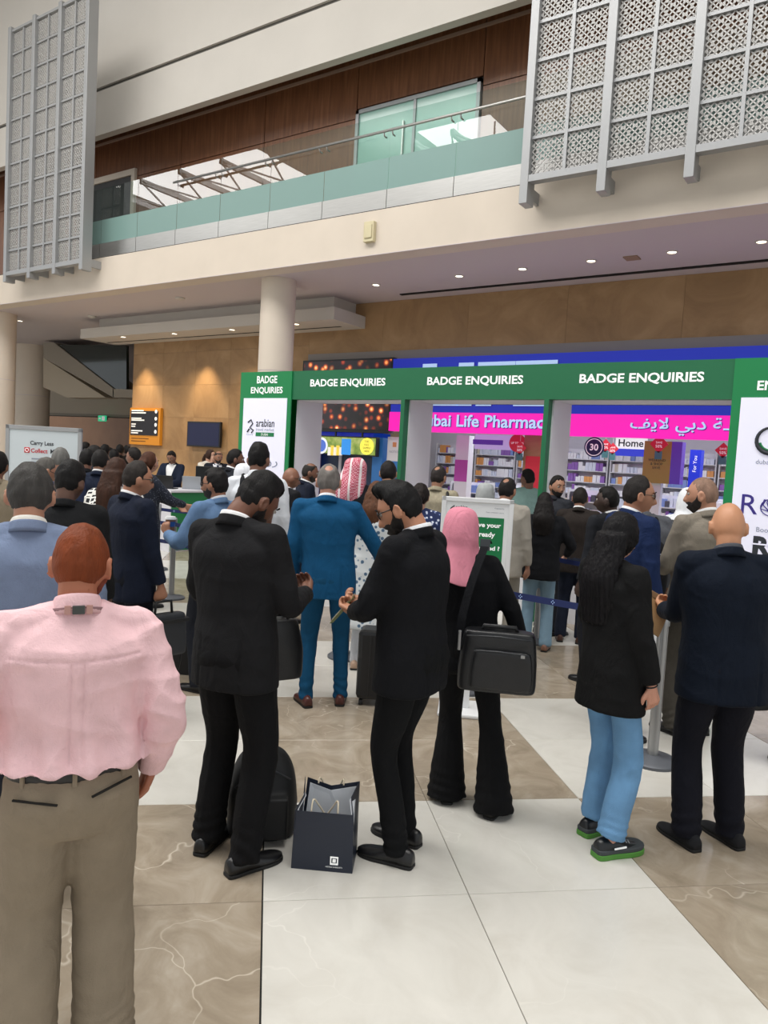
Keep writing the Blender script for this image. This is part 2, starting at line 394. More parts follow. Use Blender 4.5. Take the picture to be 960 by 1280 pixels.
# ================================================================== balustrade
bal = thing('glass_balustrade', 'glass balustrade with frosted band and steel base along the upper gallery', 'railing', (0, YF + .12, 6.37))
x0, x1 = float(at_y(112, 300, YF + .15)[0]), 4.0
jx = sorted(float(at_y(p, 210, YF + .15)[0]) for p in (278, 340, 407, 487, 570))
step = 1.37
js = list(jx)
while js[0] > x0 + step: js.insert(0, js[0] - step)
js.insert(0, x0)
while js[-1] < x1: js.append(js[-1] + step)
for a, b in zip(js[:-1], js[1:]):
    MB().box(a + .006, b - .006, -.02, .06, 0, .36).build('steel_base_plate', M_steel, bal)
    g = MB().box(a + .006, b - .006, .012, .026, .36, 1.68).build('glass_pane', M_glass, bal)
    MB().box(a + .006, b - .006, .008, .0115, .36, .93).build('frosted_band', M_frost, g)
zrail = float(at_y(480, 165, YF + .05)[2]) - 6.37
mb = MB(); mb.tube([(x0 + 3.2, -.09, zrail), (x1, -.09, zrail)], .024, 10); mb.build('handrail', M_steel, bal, smooth=True)
for a in js[1:-1]:
    for s in (-.09, .09):
        if a + s > x0 + 3.2:
            MB().tube([(a + s, .02, zrail - .07), (a + s, -.05, zrail - .07), (a + s, -.09, zrail)], .014, 6).build('rail_bracket', M_steel, bal, smooth=True)

# ================================================================== mashrabiya screens
def lattice_mesh(w, h, nu, nv):
    mb = MB(); ux, uz = w / nu, h / nv; t = .017; d = .014
    def seg(a, b): mb.bar((a[0], 0, a[1]), (b[0], 0, b[1]), d, t, up=(-(b[1] - a[1]), 0, b[0] - a[0]))
    K = 10
    for i in range(nu):
        for j in range(nv):
            cx, cz = -w / 2 + (i + .5) * ux, -h / 2 + (j + .5) * uz
            for k in range(K):
                a, b = 2 * PI * k / K, 2 * PI * (k + 1) / K
                seg((cx + .36 * ux * math.cos(a), cz + .36 * uz * math.sin(a)), (cx + .36 * ux * math.cos(b), cz + .36 * uz * math.sin(b)))
            seg((cx - ux / 2, cz - uz / 2), (cx + ux / 2, cz + uz / 2)); seg((cx - ux / 2, cz + uz / 2), (cx + ux / 2, cz - uz / 2))
            seg((cx - ux / 2, cz), (cx, cz + uz / 2)); seg((cx, cz + uz / 2), (cx + ux / 2, cz)); seg((cx + ux / 2, cz), (cx, cz - uz / 2)); seg((cx, cz - uz / 2), (cx - ux / 2, cz))
    me = mb.mesh('lattice'); me.materials.append(M_lattice); return me
def mashrabiya(x_posts, y, zb, zrail, rows, rh, label, pw=.13):
    root = thing('mashrabiya_screen', label, 'screen', (x_posts[0], y, zb))
    zt = zrail + rows * rh
    for x in x_posts:
        MB().box(x - x_posts[0] - pw / 2, x - x_posts[0] + pw / 2, -.1, .16, 0, zt - zb + .12).build('post', M_alu, root, bevel=.006)
        MB().box(x - x_posts[0] - .03, x - x_posts[0] + .03, .16, YF - y + .0, .12, .3).build('wall_bracket', M_alu, root)
    bay = x_posts[1] - x_posts[0]; cw = (bay - pw - .05) / 2; lm = lattice_mesh(cw - .002, rh - .045, 3, 3)
    for a, b in zip(x_posts[:-1], x_posts[1:]):
        ox = a - x_posts[0]; mid = ox + bay / 2
        MB().box(ox + pw / 2, ox + bay - pw / 2, -.09, .06, zrail - zb - .1, zrail - zb).build('bottom_rail', M_alu, root)
        MB().box(ox + pw / 2, ox + bay - pw / 2, -.06, .03, zt - zb, zt - zb + .06).build('top_rail', M_alu, root)
        MB().box(mid - .025, mid + .025, -.045, .03, zrail - zb, zt - zb).build('mullion', M_alu, root)
        for r in range(rows):
            z = zrail - zb + r * rh
            if r: MB().box(ox + pw / 2, ox + bay - pw / 2, -.04, .03, z - .022, z + .022).build('cross_rail', M_alu, root)
            for s in (-1, 1):
                link('lattice_panel', lm, root, (mid + s * (cw / 2 + .025), .0, z + rh / 2))
    return root
mashrabiya([-4.93, -3.74, -2.55, -1.36], 10.7, 5.86, 6.27, 11, .56, 'pierced metal lattice screen hung on the gallery front, right of the glass balustrade')
mashrabiya([-19.42, -18.32, -17.22, -16.12], 10.7, 5.95, 6.2, 11, .545, 'pierced metal lattice screen hung at the left end of the gallery front')

# ================================================================== soffit lights, columns, dropped ceiling
M_lamp = mat('lamp_glow', '#fff3dd', .5, emit='#fff0d4', estr=6)
def downlight(px, py, label, z=ZS + .02, power=0):
    p = at_z(px, py, z)
    r = thing('downlight', label, 'light', (p[0], p[1], z), group='downlights in the soffit')
    MB().lathe([(.1, 0), (.1, -.012), (.075, -.012), (.072, 0)], 16).build('trim_ring', M_white_pl, r, smooth=False)
    MB().lathe([(.07, -.004), (.07, -.002)], 14).build('lens', M_lamp, r)
    if power:
        l = bpy.data.lights.new('downlight_beam', 'SPOT'); l.energy = power; l.color = (1, .82, .58); l.spot_size = 1.9; l.spot_blend = .9; l.shadow_soft_size = .07
        o = bpy.data.objects.new('downlight_beam', l); COL.objects.link(o); o.parent = r; o.location = (0, 0, -.03)
    return r
names = ['leftmost', 'second from left', 'third from left', 'fourth from left', 'fifth from left', 'rightmost']
for (px, py), n in zip([(470, 356), (574, 345), (653, 336), (739, 326), (840, 315), (952, 302)], names):
    downlight(px, py, 'round downlight, %s of the row in the soffit above the stand' % n)
downlight(25, 401, 'round downlight in the soffit beside the left column')
def column(name, x, y, r, label):
    c = thing(name, label, 'column', (x, y, 0))
    mb = MB(); mb.lathe([(r, 0), (r, 3.62)], 40); mb.build('shaft', M_cream, c, auto=40)
    MB().lathe([(r - .008, 3.62), (r - .008, 3.64)], 40).build('joint', M_soffit, c, auto=40)
    MB().lathe([(r, 3.64), (r, ZS + .02)], 40).build('upper_shaft', M_cream, c, auto=40)
    return c
column('round_column', -11.1, 12.0, .37, 'round cream column rising behind the left end of the green stand')
column('round_column', -22.1, 12.0, .42, 'round cream column cut by the left edge of the photo')
p = at_y(40, 480, 16.5); column('round_column', p[0], 16.5, .66, 'thick round cream column standing behind the carry less board')
dc = struct(empty('ceiling_drop', (0, 0, 0)))
zb = 4.97; fr = at_z(404, 400, zb); fl = at_z(110, 425, zb)
MB().box(fl[0], -10.6, fr[1], YW, zb, zb + .28).build('tier', M_white_pl, dc)
MB().box(fl[0] + .4, -10.9, fr[1] + .35, YW, zb + .28, ZS + .02).build('tier', M_white_pl, dc)
MB().box(fl[0] + .2, -11.0, fr[1] + .75, fr[1] + .83, zb - .003, zb + .02).build('linear_slot', M_dark, dc)
for (px, py), n in zip([(154, 421), (218, 417), (290, 412), (370, 405)], ['leftmost', 'second', 'third', 'rightmost']):
    downlight(px, py, 'round downlight, %s of the four under the dropped ceiling slab' % n, zb - .002, 260)
for px, py in ((225, 372), (115, 395)):
    p = at_z(px, py, ZS + .02); MB().lathe([(.12, 0), (.12, -.03), (.05, -.06)], 16).build('smoke_detector', M_white_pl, ceil, loc=(p[0], p[1], ZS + .02), auto=30)
p = at_z(790, 322, ZS + .02); MB().box(-.12, .12, -.12, .12, -.02, 0).build('speaker_grille', mat('grille', '#9a7f6a', .7), ceil, loc=(p[0], p[1], ZS + .02))
# wall unit on the fascia
p = at_y(464, 291, YF)
ws = thing('wall_sounder', 'small cream box fixed on the gallery front', 'wall box', (p[0], YF, p[2]))
MB().box(-.11, .11, -.09, 0, -.18, .18).build('case', mat('box_cream', '#cfc4a0', .5), ws, bevel=.01)
MB().box(-.08, .08, -.11, -.09, -.12, .12).build('cover', mat('box_cream', '#cfc4a0', .5), ws, bevel=.01)

# ================================================================== back wall
bw = struct(MB().box(-19.2, -12.3, YW + .04, YW + .4, 0, ZS + .02).build('wall_back', M_trav))
MB().box(-12.3, 10, YW + .04, YW + .4, 4.42, ZS + .02).build('upper_wall', M_trav, bw)
MB().box(-12.3, 10, YW - .02, YW + .3, 4.2, 4.42).build('lintel', mat('lintel_grey', '#8d8783', .6), bw)
def panels(xa, xb, za, zb_, pw, ph):
    nx, nz = max(1, round((xb - xa) / pw)), max(1, round((zb_ - za) / ph)); dx, dz = (xb - xa) / nx, (zb_ - za) / nz
    me = MB().box(-dx / 2 + .002, dx / 2 - .002, 0, .04, -dz / 2 + .002, dz / 2 - .002).mesh('stone_panel'); me.materials.append(M_trav)
    for i in range(nx):
        for j in range(nz): link('stone_panel', me, bw, (xa + (i + .5) * dx, YW, za + (j + .5) * dz))
panels(-19.2, -12.3, 0, 5.57, 1.38, .93)
panels(-12.3, 10, 4.42, 5.57, 2.2, 1.15)

# left hall behind the corner
hb = struct(MB().box(-60, -19, 31, 31.3, 0, ZS).build('wall_hall', mat('warm_wall', '#8a6243', .6, var=.1, vscale=1)))
YH = 21.0
def poly_prism(pts, y0, depth, name, m, parent):
    q = [at_y(px, py, y0) for px, py in pts]; n = len(q); mb = MB()
    v = [(p[0], y0, p[2]) for p in q] + [(p[0], y0 + depth, p[2]) for p in q]
    mb.add(v, [tuple(range(n)), tuple(range(2 * n - 1, n - 1, -1))] + [(i, n + i, n + (i + 1) % n, (i + 1) % n) for i in range(n)])
    return mb.build(name, m, parent)
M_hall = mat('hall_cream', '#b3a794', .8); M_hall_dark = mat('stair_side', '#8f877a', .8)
up = struct(empty('wall_gallery', (0, 0, 0)))
poly_prism([(-40, 487), (166, 487), (166, 519), (-40, 513)], YH, 1.0, 'band', M_hall, up)
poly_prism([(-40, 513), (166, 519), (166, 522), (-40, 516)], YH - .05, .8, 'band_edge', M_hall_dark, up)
st = thing('staircase', 'cream staircase with dark glass rising behind the thick column', 'stairs', (0, 0, 0))
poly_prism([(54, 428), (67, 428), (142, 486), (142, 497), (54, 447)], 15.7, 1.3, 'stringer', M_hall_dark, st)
poly_prism([(54, 447), (132, 497), (84, 497), (54, 484)], 16.4, .55, 'soffit', M_hall, st)
poly_prism([(70, 431), (108, 431), (158, 432), (158, 487), (142, 487)], 15.75, .1, 'glass_side', M_darkglass, st)
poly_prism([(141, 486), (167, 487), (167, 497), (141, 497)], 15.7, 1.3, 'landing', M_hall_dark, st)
struct(MB().box(-19.2, -18.9, YW + .4, 30.9, 0, ZS + .02).build('wall_return', M_trav))
p = at_y(127, 523, YH - .3)
ex = thing('exit_sign', 'small lit green exit sign under the far gallery', 'sign', (p[0], YH - .3, p[2]))
MB().box(-.26, .26, 0, .08, -.13, .13).build('case', mat('exit_green', '#0f8a55', .5, emit='#35c088', estr=.8), ex)
MB().box(.02, .22, -.004, 0, -.09, .09).build('pictogram', M_textwhite, ex)
MB().box(-.2, -.06, -.004, 0, -.03, .03).build('arrow', M_textwhite, ex)
MB().box(-.1, .1, .08, .26, -.05, .12).build('bracket', M_hall_dark, ex)

# directory board and wall screen on the stone wall
a, b = at_y(164, 510, YW - .01), at_y(200, 557, YW - .01)
dirb = thing('directory_board', 'black directory board in an amber frame on the stone wall', 'sign', ((a[0] + b[0]) / 2 + .08, YW - .003, (a[2] + b[2]) / 2))
w, h = (b[0] - a[0]) / 2, (a[2] - b[2]) / 2
M_amber = mat('amber', '#c98420', .5, emit='#c98420', estr=.1)
MB().box(-w, w, -.1, 0, -h, h).build('case', M_amber, dirb)
MB().box(-w + .04, w - .09, -.11, -.1, -h + .28, h - .09).build('face', mat('sign_black', '#1a1a22', .4), dirb)
rows = [(.72, .42), (.6, .5), (.3, .35), (.2, .45), (-.02, .16), (-.14, .14), (-.38, .4), (-.5, .25)]
for zz, ww in rows:
    MB().box(-w + .09, -w + .09 + ww * w * 1.9, -.113, -.11, zz * h - .018 + .07, zz * h + .018 + .07).build('text_line', M_textwhite, dirb)
for k, zz in enumerate((.66, .28, -.05, -.42)):
    MB().lathe([(.055, 0), (.055, .004)], 12).build('pictogram', M_textwhite, dirb, loc=(w - .18, -.11, zz * h + .08)).rotation_euler = (PI / 2, 0, 0)
for k in range(2): MB().box(-w + .09, w * (.3 - .2 * k), -.103, -.1, -h + .17 - .08 * k, -h + .195 - .08 * k).build('text_line', mat('amber_dark', '#6d4512', .6), dirb)
a, b = at_y(239, 527, YW), at_y(279, 560, YW)
tv = thing('wall_screen', 'dark blue flat screen mounted on the stone wall', 'screen', ((a[0] + b[0]) / 2, YW, (a[2] + b[2]) / 2))
w, h = (b[0] - a[0]) / 2, (a[2] - b[2]) / 2
MB().box(-w, w, -.14, -.06, -h, h).build('bezel', M_black_pl, tv, bevel=.01)
MB().box(-w + .04, w - .04, -.145, -.14, -h + .04, h - .04).build('display', mat('screen_navy', '#080d30', .35, emit='#0d1c66', estr=.12), tv)
MB().box(-.2, .2, -.06, 0, -.15, .15).build('wall_mount', M_black_pl, tv)
for (px, py) in ((258, 500), (182, 490)):
    p = at_y(px, py, YW)
    l = bpy.data.lights.new('wall_washer', 'SPOT'); l.energy = 260; l.color = (1, .78, .5); l.spot_size = 1.0; l.spot_blend = .8; l.shadow_soft_size = .05
    o = bpy.data.objects.new('wall_washer', l); COL.objects.link(o); o.location = (p[0], YW - .7, 4.9); o.rotation_euler = (.32, 0, 0)
# ================================================================== pharmacy front
def emis_mat(name, build, strength):
    m = bpy.data.materials.new(name); m.use_nodes = True; nt = m.node_tree; MATS[name] = m
    b = nt.nodes['Principled BSDF']; b.inputs['Roughness'].default_value = .3
    tc = N(nt, 'ShaderNodeTexCoord'); out = build(nt, tc.outputs['Object'])
    nt.links.new(out, b.inputs['Emission Color']); b.inputs['Emission Strength'].default_value = strength
    b.inputs['Base Color'].default_value = (.02, .02, .02, 1)
    return m
def _lantern(nt, co):
    vo = N(nt, 'ShaderNodeTexVoronoi', i_Scale=5.5); nt.links.new(co, vo.inputs['Vector'])
    r = ramp(nt, [(0, '#fff0d0'), (.16, '#ff9a4c'), (.34, '#8a2a18'), (.5, '#1a0d14'), (1, '#120a12')]); nt.links.new(vo.outputs['Distance'], r.inputs[0])
    n = N(nt, 'ShaderNodeTexNoise', i_Scale=1.6, i_Detail=2.0); nt.links.new(co, n.inputs['Vector'])
    r2 = ramp(nt, [(.35, '#101018'), (.6, '#ffffff')]); nt.links.new(n.outputs[0], r2.inputs[0])
    mx = N(nt, 'ShaderNodeMix', data_type='RGBA', blend_type='MULTIPLY'); mx.inputs[0].default_value = 1
    nt.links.new(r.outputs[0], mx.inputs[6]); nt.links.new(r2.outputs[0], mx.inputs[7]); return mx.outputs[2]
M_lantern = emis_mat('lantern_screen', _lantern, 1.7)
def _meadow(nt, co):
    n = N(nt, 'ShaderNodeTexNoise', i_Scale=5.0, i_Detail=6.0); nt.links.new(co, n.inputs['Vector'])
    r = ramp(nt, [(.3, '#4f7a2a'), (.5, '#9db84a'), (.7, '#d9dd86')]); nt.links.new(n.outputs[0], r.inputs[0]); return r.outputs[0]
M_meadow = emis_mat('meadow_screen', _meadow, .8)
M_shopblue = mat('shop_blue', '#1a2fae', .4, emit='#1528b4', estr=.45)
M_pink = mat('shop_pink', '#e012a4', .4, emit='#ee10ae', estr=.75)
M_signletter = mat('sign_letter', '#b9d3f5', .4, emit='#b4d2ff', estr=.55)
M_signedge = mat('sign_edge', '#4a2f9a', .4)
M_shopwhite = mat('shop_white', '#d8d8de', .6)
M_shelf = mat('shelf_grey', '#c4c4c8', .5)
ph = thing('pharmacy_sign', 'blue and pink shop sign with pale lettering above the pharmacy', 'sign', (0, YW - .1, 0))
MB().box(-9.6, 3, -.1, .1, 2.99, 4.2).build('blue_board', M_shopblue, ph)
MB().box(-9.6, 3, -.14, .1, 2.56, 2.99).build('pink_board', M_pink, ph)
def sign_text(s, xa, xb, z, hgt, y, nm, bold=.02):
    for dy, m, off in ((-.012, M_signedge, .012), (-.03, M_signletter, 0)):
        text(nm, s, m, ph, ((xa + xb) / 2 + off, y + dy, z - off), width=xb - xa, height=hgt, bold=bold)
xa, xb = float(at_y(527, 528, YW)[0]), float(at_y(698, 528, YW)[0])
sign_text('Dubai Life Pharmacy', xa, xb, 2.775, .34, -.14, 'lettering')
xa, xb = float(at_y(793, 530, YW)[0]), float(at_y(985, 530, YW)[0])
AR = '\uFED2\uFBFF\uFE8E\uFEDF'.replace('\uFBFF', '\uFEF3')   # l-a-y-f written right to left in joined forms
AR = '\uFED2\uFEF3\uFEFB' + ' ' + '\uFEF2\uFE91\u062F' + ' ' + '\uFE94\u0640\uFEF4\uFEDF\uFEAA\uFEF4\uFEBB'
sign_text(AR, xa, xb, 2.78, .33, -.14, 'arabic_lettering', .012)
for s, pa, pb in (('LIFE', 535, 703),):
    xa, xb = float(at_y(pa, 460, YW)[0]), float(at_y(pb, 460, YW)[0])
    sign_text(s, xa, xb, 3.6, .92, -.1, 'large_lettering', .05)
for px in (740, 800, 935):
    p = at_y(px, 452, YW); hx = MB()
    hx.prism([(.3 * math.cos(PI / 3 * k), .3 * math.sin(PI / 3 * k)) for k in range(6)], 0, .03)
    o = hx.build('emblem', M_signletter, ph, loc=(p[0], -.1, 3.72)); o.rotation_euler = (PI / 2, 0, 0)

led = thing('video_wall', 'large video screen of glowing lanterns beside the blue shop sign', 'screen', (0, YW - .12, 0))
MB().box(-12.32, -9.62, -.06, .12, 2.5, 4.24).build('cabinet', M_black_pl, led)
MB().box(-12.27, -9.66, -.065, -.06, 2.58, 4.2).build('display', M_lantern, led)
l2 = thing('ad_screen', 'bright screen showing a green meadow advert with a yellow disc', 'screen', (0, YW - .2, 0))
a, b = at_y(398, 544, YW - .2), at_y(470, 571, YW - .2)
MB().box(a[0] - .15, b[0], 0, .12, b[2], a[2]).build('cabinet', M_black_pl, l2)
MB().box(a[0] - .12, b[0] - .03, -.006, 0, b[2] + .03, a[2] - .03).build('display', M_meadow, l2)
def disc(px, py, r, m, nm, par, dy=-.012):
    p = at_y(px, py, YW - .2); o = MB().lathe([(r, 0), (r, .004)], 24).build(nm, m, par, loc=(p[0], dy, p[2])); o.rotation_euler = (PI / 2, 0, 0)
for xx in (-11.2, -10.4): MB().box(xx - .02, xx + .02, .04, .07, a[2], 2.5).build('hanger', M_black_pl, l2)
disc(459, 558, .2, mat('ad_yellow', '#e8dc52', .5, emit='#e8dc52', estr=.8), 'yellow_disc', l2)
disc(402, 557, .2, mat('ad_white', '#dfe6f5', .5, emit='#dfe6f5', estr=.6), 'white_disc', l2)
disc(402, 557, .15, mat('ad_blue', '#4a69c0', .5, emit='#4a69c0', estr=.6), 'blue_disc', l2, -.017)
p = at_y(433, 558, YW - .2); MB().box(p[0] - .14, p[0] + .14, -.012, -.006, p[2] - .2, p[2] + .18).build('blue_can', mat('ad_can', '#2f86d8', .5, emit='#2f86d8', estr=.7), l2, bevel=.004)
for k in range(5):
    p = at_y(412 + 3.5 * k, 562, YW - .2); MB().box(p[0] - .05, p[0] + .05, -.01, -.006, p[2] - .14, p[2] + .06 + .04 * (k % 2)).build('pack', [M_textwhite, mat('ad_yellow2', '#e2c94e', .5, emit='#e2c94e', estr=.5)][k % 2], l2)
for k, s in enumerate(('THE', 'FULL', 'SAMPLE', 'HERE')):
    p = at_y(459, 552 + 4 * k, YW - .2); text('advert_text', s, M_textdark, l2, (p[0], -.02, p[2]), height=.045)

# shop interior
sh = struct(MB().box(-12.3, 8, 20.6, 20.8, 0, 4.2).build('wall_shop', M_shopwhite))
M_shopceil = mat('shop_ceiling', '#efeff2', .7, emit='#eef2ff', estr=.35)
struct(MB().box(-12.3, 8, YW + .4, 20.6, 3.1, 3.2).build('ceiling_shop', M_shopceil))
area_light('shop_light', (-5, 16.6, 3.05), 12, 2.2, 270, (-5, 16.6, 0), (.93, .96, 1))
PRODC = ['#e6e6ea', '#cfd6e4', '#7a8fc8', '#3246a0', '#8a5fae', '#c9c2b0', '#b8505a', '#d99a5a', '#6fa0a8', '#4a4a58']
PRODM = [mat('product_%s' % c[1:], c, .5) for c in PRODC]
def shelf_unit(x0, x1, y, z0, z1, n, label, back=M_shopwhite, cols=None, header=None, group='shelf units inside the pharmacy', depth=.35, name='shelf_unit'):
    r = thing(name, label, 'shelf', ((x0 + x1) / 2, y, z0), group=group)
    w = (x1 - x0) / 2; H = z1 - z0
    MB().box(-w, w, depth - .02, depth, 0, H).build('back_panel', back, r)
    for s in (-1, 1): MB().box(s * w, s * w - s * .03, 0, depth, 0, H).build('side_panel', M_shelf, r)
    rnd = random.Random(int(abs(x0) * 977 + y * 13 + z0 * 7)); pm = MB(); cc = cols or list(range(len(PRODM)))
    for k in range(n):
        zz = H * k / n
        MB().box(-w + .03, w - .03, 0, depth - .02, zz + .01, zz + .035).build('shelf_board', M_shelf, r)
        x = -w + .05; top = H / n - .06
        while x < w - .1:
            ww = rnd.uniform(.05, .13); hh = top * rnd.uniform(.45, .95)
            c = rnd.choice(cc)
            for q in range(rnd.randint(1, 3)):
                if x + ww > w - .04: break
                pm.box(x, x + ww * .92, .03 + rnd.uniform(0, .05), depth - .05, zz + .035, zz + .035 + hh, c); x += ww
    tag(pm.build('products', PRODM, r), kind='stuff')
    if header:
        MB().box(-w, w, -.02, 0, H, H + .22).build('header', header, r)
    return r
for k in range(7):
    x = -11.6 + k * 1.35
    shelf_unit(x, x + 1.3, 19.9, 0, 2.5, 8, 'tall white back-wall shelf of packaged goods, number %s from the left in the shop' % ['one', 'two', 'three', 'four', 'five', 'six', 'seven'][k], cols=[0, 0, 0, 1, 1, 5, 4, 2, 7])
for k in range(4):
    x = -1.4 - .02 + k * 1.35 - .5
    shelf_unit(x, x + 1.3, 19.9, 0, 2.2, 6, 'white household shelf at the back of the shop, number %s from the home header' % ['one', 'two', 'three', 'four'][k], cols=[0, 0, 1, 1, 0, 5, 2])
for k, x in enumerate((-9.2, -7.6, -6.1, -4.6, -3.1, -1.7, -.3)):
    shelf_unit(x, x + 1.1, 16.6 + .3 * (k % 2), 0, 1.45, 5, 'low shop gondola of mixed boxes, number %s from the video screen' % ['one', 'two', 'three', 'four', 'five', 'six', 'seven'][k], cols=[0, 0, 1, 1, 2, 4, 9], name='gondola')
def shop_panel(pts, Y, m, name, label, cat='sign', th=.05, frame=None):
    (ax, ay), (bx, by) = pts; a, b = at_y(ax, ay, Y), at_y(bx, by, Y)
    r = thing(name, label, cat, ((a[0] + b[0]) / 2, Y, (a[2] + b[2]) / 2)); w, h = abs(b[0] - a[0]) / 2, abs(a[2] - b[2]) / 2
    MB().box(-w, w, 0, th, -h, h).build('panel', m, r); return r, w, h
M_goldsign = mat('gold_print', '#9a8443', .5); M_purple = mat('purple_print', '#5a3aa8', .5, emit='#5a3aa8', estr=.15)
M_promo = mat('promo_red', '#c22338', .5, emit='#c22338', estr=.12)
r, w, h = shop_panel([(806, 551), (836, 605)], 15.6, M_goldsign, 'promo_totem', 'olive gold promotion totem standing in the pharmacy')
MB().box(w, w + .2, 0, .3, -h, h).build('purple_side', M_purple, r)
for k in range(3): text('print', ['WEEKEND', '& SHOP', 'SAVE'][k], M_textdark, r, (0, -.004, h * (.1 - .18 * k)), height=.05)
MB().box(-.1, .1, .05, .25, -r.location.z, -h).build('stand_foot', M_shelf, r)
def promo_diamond(px, py, Y, s, k):
    s = s * .68
    p = at_y(px, py, Y); r = thing('promo_hanger', k, 'sign', (p[0], Y, p[2]))
    o = MB().prism([(0, -s), (s, 0), (0, s), (-s, 0)], 0, .01).build('diamond', M_promo, r); o.rotation_euler = (PI / 2, 0, 0)
    text('print', 'SAVE', M_textwhite, r, (0, -.014, .03), height=.04); text('print', '50%', M_textwhite, r, (0, -.014, -.045), height=.055)
    MB().box(-.07, .07, -.01, 0, -s - .12, -s + .04).build('tag', mat('tag_teal', '#46787c', .5), r)
    MB().box(-.004, .004, -.004, .0, s, 3.1 - p[2]).build('cord', M_shelf, r)
promo_diamond(824, 555, 15.4, .27, 'red diamond promotion sign hanging in front of the gold totem')
promo_diamond(757, 557, 16.5, .22, 'red diamond promotion sign hanging beside the round thirty badge')
promo_diamond(766, 561, 16.9, .2, 'dark red promotion sign hanging left of the home shelf')
promo_diamond(904, 563, 15.4, .22, 'red diamond promotion sign hanging at the right end of the shop')
promo_diamond(650, 560, 14.9, .22, 'red diamond promotion sign hanging by the shop doorway')
p = at_y(743, 559, 15.3); r = thing('round_badge', 'round navy badge reading thirty hanging in the shop', 'sign', (p[0], 15.3, p[2]))
o = MB().lathe([(.21, 0), (.21, .02)], 28).build('disc', mat('badge_navy', '#1b2350', .5), r); o.rotation_euler = (PI / 2, 0, 0)
o = MB().lathe([(.18, 0), (.18, .004), (.165, .004), (.165, 0)], 28, cap=False).build('ring', M_textwhite, r, loc=(0, -.022, 0)); o.rotation_euler = (PI / 2, 0, 0)
text('print', '30', M_textwhite, r, (0, -.024, 0), height=.14, bold=.02)
MB().box(-.003, .003, -.004, 0, .2, 3.1 - p[2]).build('cord', M_shelf, r)
r, w, h = shop_panel([(770, 546), (808, 562)], 19.0, M_textwhite, 'shelf_header', 'white header board reading home above a shelf')
text('print', 'Home', M_textdark, r, (0, -.004, 0), width=w * 1.6, bold=.02)
MB().box(-w, w, -.02, .05, -h - .18, -h).build('blue_strip', M_shopblue, r)
MB().box(-w, -w + .03, .05, .08, -h, 3.1 - r.location.z).box(w - .03, w, .05, .08, -h, 3.1 - r.location.z).build('hanger', M_shelf, r)
r, w, h = shop_panel([(863, 562), (874, 598)], 16.8, M_shopblue, 'blue_pillar', 'dark blue narrow pillar sign right of the gold totem', 'pillar', .3)
MB().box(-w, w, 0, .3, -r.location.z, -h).build('base', M_shopblue, r)
text('print', 'For You', M_textwhite, r, (0, -.004, 0), width=.34, rot=(PI / 2, -PI / 2, 0))
r, w, h = shop_panel([(594, 543), (644, 563)], 15.2, mat('promo_lilac', '#b9b4dc', .5, emit='#b0aede', estr=.35), 'hanging_banner', 'lilac banner hanging inside the shop entrance')
MB().box(-.55, .2, -.006, 0, -.06, .05).build('purple_tag', M_purple, r, bevel=.003)
o = MB().lathe([(.2, 0), (.2, .008)], 24).build('seal', M_promo, r, loc=(.55, 0, 0)); o.rotation_euler = (PI / 2, 0, 0)
text('print', 'UP TO 25%', M_textwhite, r, (.55, -.012, 0), width=.3)
MB().box(-w, -w + .02, 0, .02, h, 3.1 - r.location.z).box(w - .02, w, 0, .02, h, 3.1 - r.location.z).build('hanger', M_shelf, r)
r, w, h = shop_panel([(571, 544), (583, 605)], 15.3, M_shopwhite, 'white_pillar', 'slim white shop pillar with a magenta poster', 'pillar', .25)
MB().box(-w, w, -.006, 0, -h + .05, -h + .55).build('poster', mat('poster_magenta', '#b54aa6', .5), r)
MB().box(-w, w, 0, .25, -r.location.z, -h).build('base', M_shopwhite, r)
r, w, h = shop_panel([(656, 543), (684, 640)], 15.0, M_trav, 'stone_pier', 'tan stone pier with a red poster beside the shop', 'pillar', .5)
MB().box(-w, w, 0, .5, -r.location.z, -h).build('base', M_trav, r)
MB().box(-w * .8, w, -.01, 0, -.35, .35).build('red_poster', M_promo, r)
# dark blue entrance under the video wall
r = thing('blue_portal', 'dark blue doorway frame under the video screens', 'doorway', (-10.9, YW, 0))
MB().box(-1.4, -1.1, 0, .3, 0, 2.5).build('jamb', M_shopblue, r); MB().box(.72, 1.0, 0, .3, 0, 2.5).build('jamb', mat('portal_blue', '#2f6aa8', .5, emit='#2f6aa8', estr=.2), r)
MB().box(-1.4, 1.0, 0, .3, 2.4, 2.5).build('head', M_shopblue, r); MB().box(-1.1, .72, .32, .36, 0, 2.4).build('door_leaf', mat('portal_dark', '#1c2f4d', .3), r)
MB().box(-.5, -.42, .28, .32, 0, 2.4).build('mullion', M_whitepanel, r)
r, w, h = shop_panel([(485, 546), (501, 577)], YW, M_whitepanel, 'wall_notice', 'white notice board beside the blue doorway', 'sign', .3)
text('print', 'NOTICE', M_textgrey, r, (0, -.004, -.06), width=w * 1.3); MB().box(-.05, .05, -.006, 0, .05, .16).build('emblem', mat('emblem_orange', '#d08a5a', .5), r)
MB().box(-w, w, 0, .3, -r.location.z, -h).build('base', mat('portal_blue', '#2f6aa8'), r)

